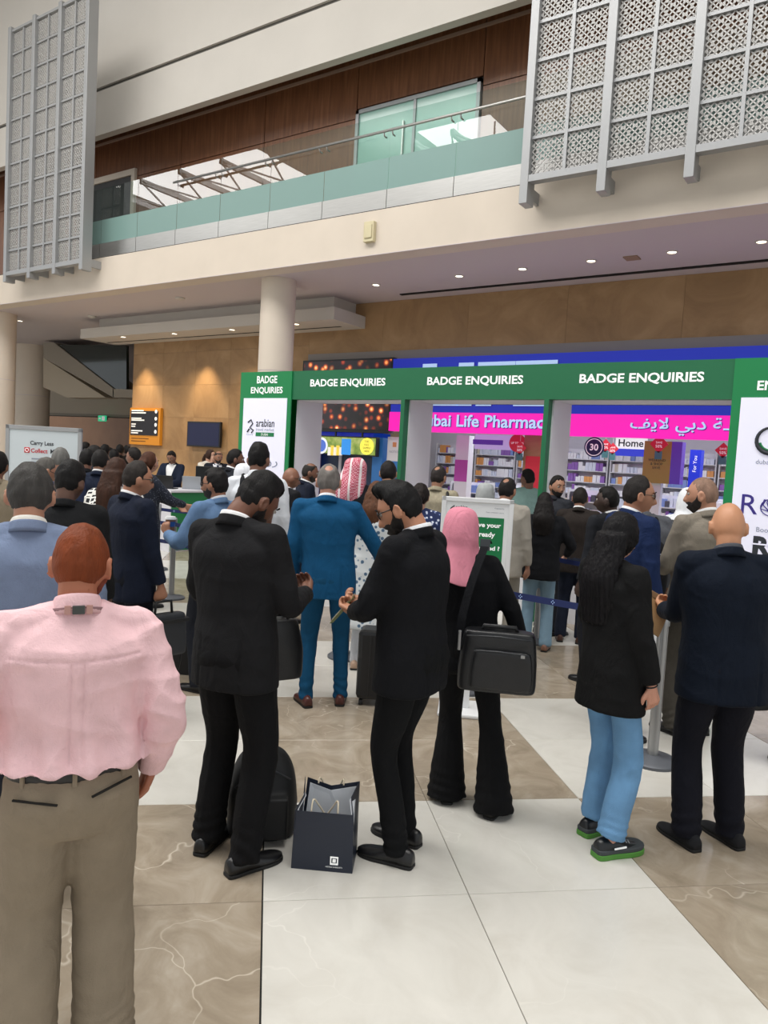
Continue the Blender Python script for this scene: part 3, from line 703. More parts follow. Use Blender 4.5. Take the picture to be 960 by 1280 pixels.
# ================================================================== badge enquiries stand
ks = thing('badge_enquiry_stand', 'long green badge enquiries stand with three open booths and lit end panels', 'stand', (0, YK, 0))
ZT, ZO = 3.12, 2.70; DP = .72
PX = [-8.56, -7.5, -5.485, -3.435, -1.42, -0.36]
hdr = MB().box(PX[1], PX[4], 0, .12, ZO, ZT).build('header', M_green, ks)
MB().box(PX[1], PX[4], .12, DP, ZO, ZO + .05).build('header_underside', M_whitepanel, ks)
MB().box(PX[1], PX[4], DP - .05, DP, ZO, ZT).build('header_back', M_whitepanel, ks)
for xa, xb in ((388, 482), (534, 654), (724, 880)):
    u, v = at_y(xa, 480, YK)[0], at_y(xb, 475, YK)[0]
    text('lettering', 'BADGE ENQUIRIES', M_textwhite, hdr, ((u + v) / 2, -.003, 2.93), width=v - u, height=.125, bold=.025)
for k in (1, 2, 3, 4):
    x = PX[k]; s = 1 if k < 4 else -1
    po = MB().box(x - .06, x, 0, .12, 0, ZO).build('post', M_green, ks) if k < 4 else MB().box(x, x + .1, 0, .12, 0, ZO).build('post', M_green, ks)
    MB().box(x - .04 if k < 4 else x + .01, x + .02 if k < 4 else x + .07, .12, DP, 0, ZO).build('side_panel', M_whitepanel, ks)
for k in (1, 2, 3):
    a, b = PX[k] + .03, PX[k + 1] - .07
    c = MB().box(a, b, .25, .65, 0, 1.0).build('counter', M_whitepanel, ks)
    MB().box(a, b, .2, .68, 1.0, 1.04).build('counter_top', M_whitepanel, c)
def end_panel(xa, xb, flip):
    e = MB().box(xa, xb, -.02, .2, 0, ZT).build('end_panel', M_green_box, ks)
    lb = MB().box(xa + .09, xb - .07, -.03, -.02, .08, 2.715).build('lightbox', M_lightbox, e)
    c = (xa + xb) / 2
    text('lettering', 'BADGE', M_textwhite, e, (c + .03, -.024, 3.0), width=.42, height=.115, bold=.025)
    text('lettering', 'ENQUIRIES', M_textwhite, e, (c + .03, -.024, 2.83), width=.66, height=.115, bold=.025)
    return e, c
e, c = end_panel(PX[0], PX[1], False)
def logo_atm(e, c, z, sgn=1):
    mb = MB()
    mb.tube([(c - .3, -.034, z + .06), (c - .24, -.034, z + .1), (c - .2, -.034, z + .04), (c - .26, -.034, z - .02), (c - .18, -.034, z - .06), (c - .22, -.034, z - .1)], .012, 5)
    mb.tube([(c - .27, -.034, z - .04), (c - .31, -.034, z - .09)], .012, 5)
    mb.build('logo_mark', M_textdark, e)
    text('logo_text', 'arabian', M_textdark, e, (c - .13, -.033, z + .055), width=.38, height=.12, align='LEFT', bold=.012)
    text('logo_text', 'travel market', M_textgrey, e, (c - .13, -.033, z - .045), width=.38, height=.05, align='LEFT')
    MB().box(c - .13, c + .25, -.034, -.03, z - .15, z - .09).build('logo_bar', M_textgreen, e)
    text('logo_text', 'DUBAI', M_textwhite, e, (c + .06, -.036, z - .12), height=.035)
    text('logo_text', 'Organised by', M_textgrey, e, (c - .26, -.033, z - .13), width=.14)
logo_atm(e, c - .02, 2.28)
text('logo_text', '\uFE8E\uFEE7\uFE8E\uFE97\u0648\u0631', M_textgrey, e, (c + .02, -.033, 1.74), width=.62, height=.16)
text('logo_text', 'Rotana', M_textgrey, e, (c + .02, -.033, 1.5), width=.72, height=.2)
e, c = end_panel(PX[4], PX[5], True)
c = PX[4] + .2
mb = MB(); mb.tube([(c + .2 + .13 * math.cos(t), -.034, 2.28 + .13 * math.sin(t)) for t in np.linspace(.6, 5.2, 18)], np.linspace(.008, .03, 18), 6)
mb.build('logo_mark', M_textdark, e)
mb = MB(); mb.tube([(c + .2 + .1 * math.cos(t), -.034, 2.28 + .1 * math.sin(t)) for t in np.linspace(3.4, 7.4, 14)], .012, 6); mb.build('logo_mark', M_textgreen, e)
text('logo_text', 'dubai tourism', M_textgrey, e, (c + .08, -.033, 2.06), width=.36, align='LEFT')
text('logo_text', 'R', M_textpurple, e, (c - .02, -.033, 1.62), height=.2, align='LEFT')
mb = MB()
for k in range(7):
    a = PI * (k + .5) / 7; mb.tube([(c + .26 + .02 * math.cos(a), -.034, 1.56), (c + .26 + .1 * math.cos(a), -.034, 1.56 + .1 * math.sin(a)), (c + .26 + .07 * math.cos(a), -.034, 1.68)], .006, 5)
mb.tube([(c + .26 + .1 * math.cos(t), -.034, 1.6 + .085 * math.sin(t)) for t in np.linspace(0, 2 * PI, 20)], .005, 5); mb.build('shell_mark', M_textpurple, e)
text('logo_text', 'yal', M_textpurple, e, (c + .39, -.033, 1.6), height=.2, align='LEFT')
text('logo_text', 'Booked by', M_textgrey, e, (c + .14, -.033, 1.36), width=.3, align='LEFT')
text('logo_text', 'RI', M_textdark, e, (c + .12, -.033, 1.2), height=.2, align='LEFT', bold=.05)
# stencil cuts of the black letters
MB().box(c + .1, c + .5, -.036, -.034, 1.21, 1.225).build('stencil_cut', M_lightbox, e)
# ================================================================== people: builder
def remesh(mb, voxel, smooth=3, factor=.5, adapt=0.0):
    me = mb.mesh('tmp'); o = bpy.data.objects.new('tmp', me); COL.objects.link(o)
    m = o.modifiers.new('r', 'REMESH'); m.mode = 'VOXEL'; m.voxel_size = voxel; m.adaptivity = adapt; m.use_smooth_shade = True
    if smooth:
        s = o.modifiers.new('s', 'SMOOTH'); s.factor = factor; s.iterations = smooth
    dg = bpy.context.evaluated_depsgraph_get()
    r = bpy.data.meshes.new_from_object(o.evaluated_get(dg))
    bpy.data.objects.remove(o); bpy.data.meshes.remove(me)
    return r
def get_co(me):
    co = np.empty(len(me.vertices) * 3, np.float64); me.vertices.foreach_get('co', co); return co.reshape(-1, 3)
def get_no(me):
    no = np.empty(len(me.vertices) * 3, np.float32); me.vertices.foreach_get('normal', no); return no.reshape(-1, 3).astype(float)
def set_co(me, co): me.vertices.foreach_set('co', co.ravel()); me.update()
def wn(P, seed, freq, n=6, aniso=(1, 1, 1)):
    r = np.random.RandomState(seed); out = 0
    for i in range(n):
        k = r.normal(size=3); k /= np.linalg.norm(k); k = k * freq * np.array(aniso) * r.uniform(.6, 1.5)
        out = out + np.sin(P @ k + r.uniform(0, 6.28))
    return out / math.sqrt(n)
def sstep(x, a, b):
    t = np.clip((x - a) / (b - a), 0, 1); return t * t * (3 - 2 * t)
def cr_interp(keys, m):
    """Catmull-Rom resampling of rows of numbers."""
    K = np.array(keys, float); n = len(K); out = []
    ts = np.linspace(0, n - 1, m)
    for t in ts:
        i = min(int(t), n - 2); u = t - i
        p0, p1, p2, p3 = K[max(i - 1, 0)], K[i], K[i + 1], K[min(i + 2, n - 1)]
        out.append(.5 * (2 * p1 + (p2 - p0) * u + (2 * p0 - 5 * p1 + 4 * p2 - p3) * u * u + (3 * p1 - p0 - 3 * p2 + p3) * u ** 3))
    return np.array(out)
def loft(mb, keys, n=24, m=None, sq=2.0, mi=0):
    """keys: rows (z, cx, cy, rx, ry); closed solid of stacked superellipses."""
    K = cr_interp(keys, m) if m else np.array(keys, float)
    a = np.linspace(0, 2 * PI, n, endpoint=False); ca, sa = np.cos(a), np.sin(a)
    ex = np.sign(ca) * np.abs(ca) ** (2 / sq); ey = np.sign(sa) * np.abs(sa) ** (2 / sq)
    v = []; f = []
    for z, cx, cy, rx, ry in K:
        v += [(cx + rx * x, cy + ry * y, z) for x, y in zip(ex, ey)]
    L = len(K)
    for i in range(L - 1):
        for k in range(n): f.append((i * n + k, i * n + (k + 1) % n, (i + 1) * n + (k + 1) % n, (i + 1) * n + k))
    f += [tuple(range(n - 1, -1, -1)), tuple(range((L - 1) * n, L * n))]
    mb.add(v, f, mi)
def limb(mb, pts, rads, n=12, m=None, cap=True):
    """rounded tapered limb through joints; rads may be (r) or (rx, ry)."""
    rows = [list(p) + [r if np.isscalar(r) else r[0]] for p, r in zip(pts, rads)]
    K = cr_interp(rows, m or (len(rows) - 1) * 5 + 1)
    P, R = list(K[:, :3]), list(K[:, 3])
    if cap:
        d0 = P[0] - P[1]; d0 /= np.linalg.norm(d0); d1 = P[-1] - P[-2]; d1 /= np.linalg.norm(d1)
        P = [P[0] + d0 * R[0] * .8, P[0] + d0 * R[0] * .45] + P + [P[-1] + d1 * R[-1] * .45, P[-1] + d1 * R[-1] * .8]
        R = [R[0] * .45, R[0] * .85] + R + [R[-1] * .85, R[-1] * .45]
    mb.tube(P, R, n)
def ik(S, W, l1, l2, pole):
    S, W, pole = np.array(S, float), np.array(W, float), np.array(pole, float)
    d = W - S; L = np.linalg.norm(d); mx = (l1 + l2) * .995
    if L > mx: W = S + d / L * mx; d = W - S; L = mx
    u = d / L; a = (l1 * l1 - l2 * l2 + L * L) / (2 * L); h = math.sqrt(max(l1 * l1 - a * a, 0))
    p = pole - u * (pole @ u); p /= np.linalg.norm(p) + 1e-9
    return S + u * a + p * h, W

# ---- head -----------------------------------------------------------------------------------------------
def head_pts(nlon, nlat):
    th = np.linspace(0, 2 * PI, nlon, endpoint=False); ph = np.linspace(-PI / 2 + .04, PI / 2 - .04, nlat)
    T, Ph = np.meshgrid(th, ph)
    dx, dy, dz = np.sin(T) * np.cos(Ph), np.cos(T) * np.cos(Ph), np.sin(Ph)
    P = np.stack([dx * .077, dy * .098, dz * .119], -1).reshape(-1, 3)
    return P
def sculpt(P, nose=1.3, chin=1.15):
    x, y, z = P[:, 0].copy(), P[:, 1].copy(), P[:, 2].copy()
    low = sstep(-z, .015, .12)
    x *= 1 - .30 * low * sstep(y, -.09, .06) - .12 * low
    back = sstep(-y, -.02, .09)
    y += back * low * .035
    y = np.where(y > 0, y * (1 - .03 * sstep(-z, -.1, .1)), y)
    fr = sstep(y, .03, .075)
    y += fr * .010 * np.exp(-(x / .03) ** 2 - ((z + .108) / .022) ** 2) * chin + fr * .012 * sstep(-z, .02, .1) * np.exp(-(x / .045) ** 2)
    y += fr * .006 * np.exp(-((z - .026) / .012) ** 2) * np.exp(-(x / .05) ** 4)                       # brow
    for s in (-1, 1):
        y -= fr * .011 * np.exp(-((x - s * .031) / .017) ** 2 - ((z - .004) / .013) ** 2)               # eye sockets
        y += fr * .004 * np.exp(-((x - s * .042) / .016) ** 2 - ((z + .03) / .018) ** 2)                # cheeks
        y += fr * .006 * nose * np.exp(-((x - s * .014) / .007) ** 2 - ((z + .042) / .008) ** 2)        # nostrils
    t = np.clip((.018 - z) / .058, 0, 1)
    nz = np.where(z > -.05, t * .026, .026 * np.exp(-((z + .05) / .006) ** 2)) * np.where(z > .022, 0, 1)
    y += fr * nose * nz * np.exp(-(x / (.008 + .006 * t)) ** 2)                                       # nose
    y += fr * .006 * np.exp(-(x / .024) ** 2) * (np.exp(-((z + .066) / .006) ** 2) + np.exp(-((z + .080) / .007) ** 2))   # lips
    y -= fr * .004 * np.exp(-(x / .026) ** 2 - ((z + .073) / .003) ** 2)
    return np.stack([x, y, z], -1)
def grid_faces(nlon, nlat):
    f = [(i * nlon + k, i * nlon + (k + 1) % nlon, (i + 1) * nlon + (k + 1) % nlon, (i + 1) * nlon + k) for i in range(nlat - 1) for k in range(nlon)]
    f = [q[::-1] for q in f]
    return f + [tuple(range(nlon)), tuple(range((nlat - 1) * nlon, nlat * nlon))[::-1]]
def hairline(az):
    """lower limit of the hair by azimuth in degrees from the front"""
    return np.interp(az, [0, 30, 50, 68, 78, 92, 104, 120, 150, 180], [.078, .078, .062, .04, -.02, -.01, -.02, -.045, -.075, -.082])
def head_shell(nlon, nlat, fn, nose=1.3):
    P0 = head_pts(nlon, nlat); P = sculpt(P0, nose)
    az = np.degrees(np.abs(np.arctan2(P0[:, 0], P0[:, 1]))); d = P / (np.linalg.norm(P, axis=1, keepdims=True) + 1e-9)
    t = fn(P, az, np.degrees(np.arctan2(P0[:, 0], P0[:, 1])))
    return P + d * t[:, None]

def person(label, head, D=None, feet=None, h=None, face=0, hface=None, nod=0, tilt=0, skin='#b98a6c', hair=None, top=None, bottom=None,
           shoes='#121214', arms=None, stance=None, lean=0.0, side=0.0, girth=1.0, shw=1.0, lod=1, beard=None, glasses=None, shirt=None, wear=None,
           group=None, hscale=1.0, twist=0.0, extra=None, hipx=0.0):
    """head = pixel of the crown; D = depth or feet = pixel of the ground point between the feet."""
    if feet is not None:
        g = at_z(*feet); D = float((g - [0, 0, CAM_H]) @ CF); hp = at_d(head[0], head[1], D)
    else:
        hp = at_d(head[0], head[1], D); g = np.array([hp[0], hp[1], 0])
    H = h or float(hp[2]); s = H / 1.75
    vd = np.array([g[0], g[1]]); vd = vd / np.linalg.norm(vd)
    a = -math.radians(face); dr = np.array([vd[0] * math.cos(a) - vd[1] * math.sin(a), vd[0] * math.sin(a) + vd[1] * math.cos(a)])
    rz = math.atan2(-dr[0], dr[1])
    root = thing('person', label, 'person', (float(g[0]), float(g[1]), 0), rz, group)
    vox = {0: .0072, 1: .0125, 2: .017, 3: .024}[lod]; cvox = {0: .0092, 1: .014, 2: .02, 3: .028}[lod]
    if lod == 0 and not (extra and 'face' in extra): vox = .0085
    T = lambda p: np.array([p[0] + side * max(p[2] - .95, 0) + (hipx if p[2] > .6 else hipx * p[2] / .6), p[1] + lean * max(p[2] - .95, 0), p[2]], float)
    tg = girth
    # ---------------------------------------------------------------- joints (1.75 m figure)
    st = stance or ((-.11, 0, 8), (.11, 0, -8))
    SH = {-1: T((-.178 * shw, -.01, 1.435)), 1: T((.178 * shw, -.01, 1.435))}
    A = arms or {}
    dflt = {-1: ((-.255 * shw * max(tg, 1) ** .5, .05, .83), (-.3, -1, 0)), 1: ((.255 * shw * max(tg, 1) ** .5, .05, .83), (.3, -1, 0))}
    EL, WR = {}, {}
    for k, key in ((-1, 'L'), (1, 'R')):
        w, pole = A.get(key, dflt[k])[:2]
        EL[k], WR[k] = ik(SH[k], T(w) if key not in A else np.array(w, float), .285, .255, pole)
    hipz = .92
    HP = {k: T((k * .088, 0, hipz)) for k in (-1, 1)}
    ANK = {k: np.array([st[i][0], st[i][1], .085]) for i, k in enumerate((-1, 1))}
    KN = {}
    for i, k in enumerate((-1, 1)):
        fy = math.radians(st[i][2]); KN[k], _ = ik(HP[k], ANK[k], .435, .415, (math.sin(-fy) * .5, 1, .05))
    # head frame
    hy = 0 if hface is None else -math.radians(hface - face)
    HM = Matrix.Rotation(hy, 3, 'Z') @ Matrix.Rotation(-math.radians(nod), 3, 'X') @ Matrix.Rotation(math.radians(tilt), 3, 'Y')
    HM = np.array(HM); NB = T((0, -.015, 1.50)); hs = hscale
    HC = NB + HM @ np.array([0, .03, .131])
    S = lambda P: np.asarray(P, float) * s
    # ---------------------------------------------------------------- body: one continuous skin surface
    mb = MB(); nl, nt_ = (40, 32) if lod < 2 else (28, 22)
    hv = (sculpt(head_pts(nl, nt_)) * hs) @ HM.T + HC
    mb.add(hv, grid_faces(nl, nt_))
    for k in ((-1, 1) if not (hair and hair[1] == 'long') else ()):         # ears
        E = lambda q: HC + HM @ (np.array(q) * hs)
        ring = [E((k * (.080 + .008 * (1 if 1 < j < 6 else .3)), -.004 - .016 * math.cos(j / 8 * 2 * PI) * -1, -.012 + .030 * math.sin(j / 8 * 2 * PI))) for j in range(8)]
        mb.tube(ring, .0075, 6, closed=True)
        mb.tube([E((k * .070, .004, -.012)), E((k * .083, -.006, -.012))], [.016, .018], 8)
    limb(mb, [T((0, .0, 1.40)), NB + [0, -.002, .0], NB * .45 + HC * .55 + HM @ [0, -.022, 0], HC + HM @ np.array([0, -.02, 0])], [.058, .058, .056, .055], 14)
    loft(mb, [(.84, *T((0, 0, .84))[:2], .10, .09), (.92, *T((0, 0, .92))[:2], .15 * tg, .105 * tg), (1.05, *T((0, 0, 1.05))[:2], .14 * tg, .10 * tg), (1.2, *T((0, 0, 1.2))[:2], .155 * tg, .105 * tg),
              (1.34, *T((0, 0, 1.34))[:2], .165, .10), (1.43, *T((0, .0, 1.43))[:2], .12, .062), (1.48, *T((0, -.01, 1.48))[:2], .055, .05)], 20)
    hand_s = {}; bodymb = mb; handmb = MB() if lod == 0 else mb
    for k, key in ((-1, 'L'), (1, 'R')):
        mb = bodymb
        limb(mb, [SH[k], (SH[k] + EL[k]) / 2, EL[k], (EL[k] + WR[k]) / 2, WR[k]], [.047, .044, .037, .035, .026], 10)
        limb(mb, [HP[k], (HP[k] + KN[k]) / 2, KN[k], (KN[k] * .6 + ANK[k] * .4), ANK[k], ANK[k] + [0, 0, -.04]], [.075, .065, .048, .045, .033, .036], 10)
        opt = A.get(key, (0, 0))
        fd = WR[k] - EL[k]; fd /= np.linalg.norm(fd)
        hd = fd; 
        if len(opt) > 2 and opt[2] is not None: hd = np.array(opt[2], float); hd /= np.linalg.norm(hd)
        pn = np.array(opt[3], float) if len(opt) > 3 and opt[3] is not None else np.array([-k, .25, 0.])   # palm normal (towards the palm)
        pn = pn - hd * (pn @ hd); pn /= np.linalg.norm(pn)
        curl = opt[4] if len(opt) > 4 else .45
        sd = np.cross(hd, pn) * (1 if k > 0 else -1)                    # towards the thumb
        sd = np.cross(pn, hd) * k; sd = sd / np.linalg.norm(sd)
        W0 = WR[k]
        if lod == 0:
            mb = handmb; limb(mb, [EL[k] * .3 + WR[k] * .7, EL[k] * .12 + WR[k] * .88, WR[k]], [.031, .0285, .0265], 10)
        limb(mb, [W0 - hd * .02, W0 + hd * .03, W0 + hd * .075], [.024, .026, .024], 8)
        for q, off in enumerate((.030, .0102, -.0098, -.029)):
            limb(mb, [W0 + hd * .015 + sd * off * .6, W0 + hd * .08 + sd * off * .92], [.014, .0122], 8, 4)
            p0 = W0 + hd * .082 + sd * off; L = (.070, .078, .073, .058)[q]; pts = [p0]; ang = 0; p = p0
            for seg, fr in enumerate((.45, .32, .23)):
                ang += curl * (1.0 if seg == 0 else 1.15); p = p + (hd * math.cos(ang) + pn * math.sin(ang) + sd * (off * .25 if seg == 0 else 0)) * L * fr; pts.append(p)
            limb(mb, pts, [.0092, .0085, .0078, .0068], 7, 8)
        p0 = W0 + hd * .02 + sd * .022
        limb(mb, [p0, p0 + (hd * .7 + sd * .65 + pn * .25) * .042, p0 + (hd * .7 + sd * .65 + pn * .25) * .042 + (hd * .9 + sd * .1 + pn * .45) * .03, p0 + (hd * .7 + sd * .65 + pn * .25) * .042 + (hd * .9 + sd * .0 + pn * .5) * .052], [.015, .0125, .011, .0085], 7, 9)
        hand_s[k] = (W0, hd, pn, sd)
    me = remesh(bodymb, vox, 2 if lod == 0 else 1, .4, vox * 2.0)
    if lod == 0:                                                         # finer surface for wrists, palms and fingers, merged into the same mesh
        mh = remesh(handmb, .0041, 2, .3); bm = bmesh.new(); bm.from_mesh(me); bm.from_mesh(mh); bm.to_mesh(me); bm.free(); bpy.data.meshes.remove(mh)
        me.polygons.foreach_set('use_smooth', [True] * len(me.polygons))
    set_co(me, get_co(me) * s)
    me.materials.append(mat('skin_' + skin[1:], skin, .5, var=.05, vscale=12)); me.name = 'body'
    body = link('body', me, root)
    # ---------------------------------------------------------------- hair, beard, glasses, eyes (head frame)
    def headpart(name, P, faces, m, smooth=True, parent=None):
        b2 = MB(); b2.add(S((P * hs) @ HM.T + HC), faces); return b2.build(name, m, parent or root, smooth=smooth)
    nlh, nth = (64, 48) if lod == 0 else ((44, 34) if lod == 1 else (30, 24))
    hm = None
    if hair:
        hc_, style = hair[0], hair[1]
        thick = hair[2] if len(hair) > 2 else .012
        hm = mat('hair_' + hc_[1:] + ('' if style != 'stubble' else 's'), hc_, .6, spec=.22, var=.25, vscale=30, bump=.5, bscale=150, stretch=(1, 1, .2))
        def fn(P, az, saz):
            z = P[:, 2]; line = (hairline(az) if style != 'long' else np.interp(az, [0, 25, 45, 60, 80, 180], [.085, .08, .05, -.06, -.10, -.12])) + .006 * np.sin(saz * .21) + .004 * np.sin(saz * .6)
            m = sstep(z - line, -.004, .014)
            t = thick * (.65 + .5 * sstep(z, .0, .1)) if style != 'stubble' else thick * .5 * np.ones_like(z)
            if style == 'quiff': t = t + .032 * sstep(z, .05, .1) * sstep(P[:, 1], -.02, .07)
            if style == 'fade': t = t * (.25 + .75 * sstep(z, .0, .05)) + .012 * sstep(z, .06, .11)
            if style == 'bun': t = t + .012 * np.exp(-((P[:, 2] - .02) / .05) ** 2) * (az > 120)
            if style in ('fringe', 'bald_spot', 'receding'):
                dn = P / np.linalg.norm(P, axis=1, keepdims=True)
                c = {'fringe': (0, .0, 1.0), 'bald_spot': (0, -.45, .9), 'receding': (0, .75, .75)}[style]; c = np.array(c) / np.linalg.norm(c)
                w = {'fringe': .62, 'bald_spot': .34, 'receding': .5}[style]
                m = m * sstep(np.arccos(np.clip(dn @ c, -1, 1)), w - .12, w + .12)
            t = t + thick * .18 * wn(P, 3, 130) * (m > .3)
            return np.where(m > .03, m * t - .0015 * (1 - m), -.006)
        hp_ = head_shell(nlh, nth, fn)
        if style == 'long':
            ln, wd = (hair[3] if len(hair) > 3 else (.42, .13))
            b3 = MB(); b3.add(S((hp_ * hs) @ HM.T + HC), grid_faces(nlh, nth))
            c0 = HC + HM @ np.array([0, -.035, .02])
            zz = np.linspace(0, 1, 9)
            keys = []
            for u in zz[::-1]:
                z = c0[2] - ln * u; ybk = c0[1] - .025 - .075 * min(u * 2.2, 1) ** 1.2 + (.02 * max(u - .6, 0)); wx = .088 + (wd - .088) * math.sin(min(u * 1.5, 1) * PI / 2) - .03 * max(u - .75, 0) / .25
                keys.append((z * s, c0[0] * s, ybk * s, wx * s, (.066 - .026 * u) * s))
            loft(b3, keys, 20, 22)
            hme = remesh(b3, max(cvox * .9, .008), 3); co = get_co(hme); no = get_no(hme)
            azz = np.arctan2(co[:, 0] - c0[0] * s, -(co[:, 1] - c0[1] * s))
            low = sstep(-(co[:, 2] - HC[2] * s), -.05, .06)
            co += no * ((.0035 * np.sin(azz * 34 + 3 * wn(co, 5, 9)) + .003 * np.sin(azz * 71 + 4 * wn(co, 6, 7))) * (.35 + .65 * low))[:, None]
            set_co(hme, co); hme.materials.append(hm); link('hair', hme, root)
        else:
            headpart('hair', hp_, grid_faces(nlh, nth), hm)
            if style == 'bun':
                b4 = MB(); c = S(HC + HM @ (np.array([0, -.115, .0]) * hs)); b4.lathe([(.001, -.05), (.035, -.04), (.052, 0), (.04, .035), (.001, .05)], 16); b4.v = [(x + c[0], y + c[1], z + c[2]) for x, y, z in b4.v]
                b4.build('hair_bun', hm, root, smooth=True)
    if beard:
        bc, bt = beard[0], beard[1]
        def fb(P, az, saz):
            x, z = P[:, 0], P[:, 2]
            upper = np.interp(az, [0, 14, 26, 45, 66, 78, 88, 96], [-.052, -.052, -.048, -.052, -.03, .012, .012, -.03])
            m = sstep(upper - z, -.004, .010) * (1 - sstep(az, 88, 102))
            m = m * (1 - .9 * np.exp(-(x / .021) ** 4 - ((z + .072) / .0075) ** 4))
            t = bt * (.45 + .75 * sstep(-z, .05, .11) * (az < 70)) + bt * .15 * wn(P, 9, 150)
            return np.where(m > .03, m * t - .0015 * (1 - m), -.008)
        headpart('beard', head_shell(nlh, nth, fb), grid_faces(nlh, nth), mat('beard_' + bc[1:], bc, .6, var=.25, vscale=40, bump=.5, bscale=160))
    if glasses:
        gm = mat('glasses_' + glasses[1:], glasses, .3)
        b5 = MB()
        for k in (-1, 1):
            b5.tube([(k * .033 + .024 * math.cos(t) * 1.05, .098 - .012 * abs(math.cos(t)) * 0 - .006 * (k * math.cos(t) > 0), .002 + .019 * math.sin(t)) for t in np.linspace(0, 2 * PI, 14, endpoint=False)], .0028, 5, closed=True)
            b5.tube([(k * .058, .092, .006), (k * .076, .07, .008), (k * .082, .0, .008), (k * .083, -.012, -.004)], .0026, 5)
        b5.tube([(-.01, .1, .006), (0, .106, .008), (.01, .1, .006)], .0024, 5)
        b5.v = [tuple(S(HC + HM @ (np.array(p) * hs))) for p in b5.v]
        gl = b5.build('glasses', gm, root, smooth=True)
        b6 = MB()
        for k in (-1, 1): b6.add([S(HC + HM @ (np.array([k * .033 + .023 * math.cos(t), .097, .002 + .018 * math.sin(t)]) * hs)) for t in np.linspace(0, 2 * PI, 12, endpoint=False)], [tuple(range(12))])
        b6.build('lenses', glass_mat('lens_glass', '#c9ced2', .05) if 'lens_glass' not in MATS else MATS['lens_glass'], gl)
    if extra and 'face' in extra:
        for k in (-1, 1):
            b7 = MB(); b7.lathe([(.001, -.011), (.008, -.008), (.0112, 0), (.008, .008), (.001, .011)], 12); c = HC + HM @ (np.array([k * .031, .081, .004]) * hs)
            b7.v = [tuple(S(np.array(p) + c)) for p in b7.v]; ey = b7.build('eye', mat('eye_white', '#aaa49c', .3), root, smooth=True)
            b8 = MB(); b8.tube([(k * .031, .0905, .004), (k * .031, .0935, .004)], [.0052, .004], 10); b8.v = [tuple(S(HC + HM @ (np.array(p) * hs))) for p in b8.v]
            b8.build('iris', mat('iris_brown', '#22140d', .2), ey, smooth=True)
            b9 = MB(); b9.tube([(k * .012, .101, .022), (k * .03, .1, .029), (k * .05, .088, .023)], [.003, .0045, .002], 6); b9.v = [tuple(S(HC + HM @ (np.array(p) * hs))) for p in b9.v]
            b9.build('eyebrow', mat('hair_' + (hair[0] if hair else '#2a1c14')[1:], hair[0] if hair else '#2a1c14', .6), root, smooth=True)
    ctx = dict(root=root, s=s, T=T, SH=SH, EL=EL, WR=WR, HP=HP, KN=KN, ANK=ANK, HC=HC, HM=HM, NB=NB, cvox=cvox, lod=lod, girth=tg, shw=shw, hands=hand_s, S=S, st=st, hs=hs, A=A)
    if bottom: make_bottom(ctx, **bottom)
    if top: make_top(ctx, **top)
    if shirt: collar(ctx, shirt, .066, .002, 'shirt_collar', .034, .012)
    if shoes: make_shoes(ctx, shoes)
    for fn_ in (wear or []): fn_(ctx)
    return ctx

def world(ctx, p):
    """local (1.75 m figure) point to world"""
    return ctx['root'].matrix_basis @ Vector(np.asarray(p, float) * ctx['s'])

def fabric(col, rough=.85, weave=.25):
    return mat('cloth_' + (col[1:] if isinstance(col, str) else str(col)), col, rough, var=.06, vscale=14, bump=weave, bscale=260, spec=.2, wrinkle=.35)
def cloth_folds(me, amp, seed, freq=26, grooves=(), arms=None):
    co = get_co(me); no = get_no(me)
    n1 = wn(co, seed, freq, 7, (1, 1, .55)); n2 = wn(co, seed + 1, freq * .45, 6, (1, 1, .7)); n3 = wn(co, seed + 5, freq * 1.1, 6, (.5, .5, 1.5))
    d = amp * (.55 * n2 + .45 * (1 - 2 * np.abs(np.tanh(n1))) + .35 * (1 - 2 * np.abs(np.tanh(n3 * 1.2))))
    if arms is not None:                                                 # deeper creases round the joints
        for c, r in arms:
            w = np.exp(-(np.linalg.norm(co - c, axis=1) / r) ** 2)
            d = d + amp * 1.9 * w * (.4 - np.abs(np.sin(wn(co, seed + 9, freq * 1.3, 5) * 1.6)))
    for g in grooves: d = d + g(co, no)
    co = co + no * d[:, None]; set_co(me, co)

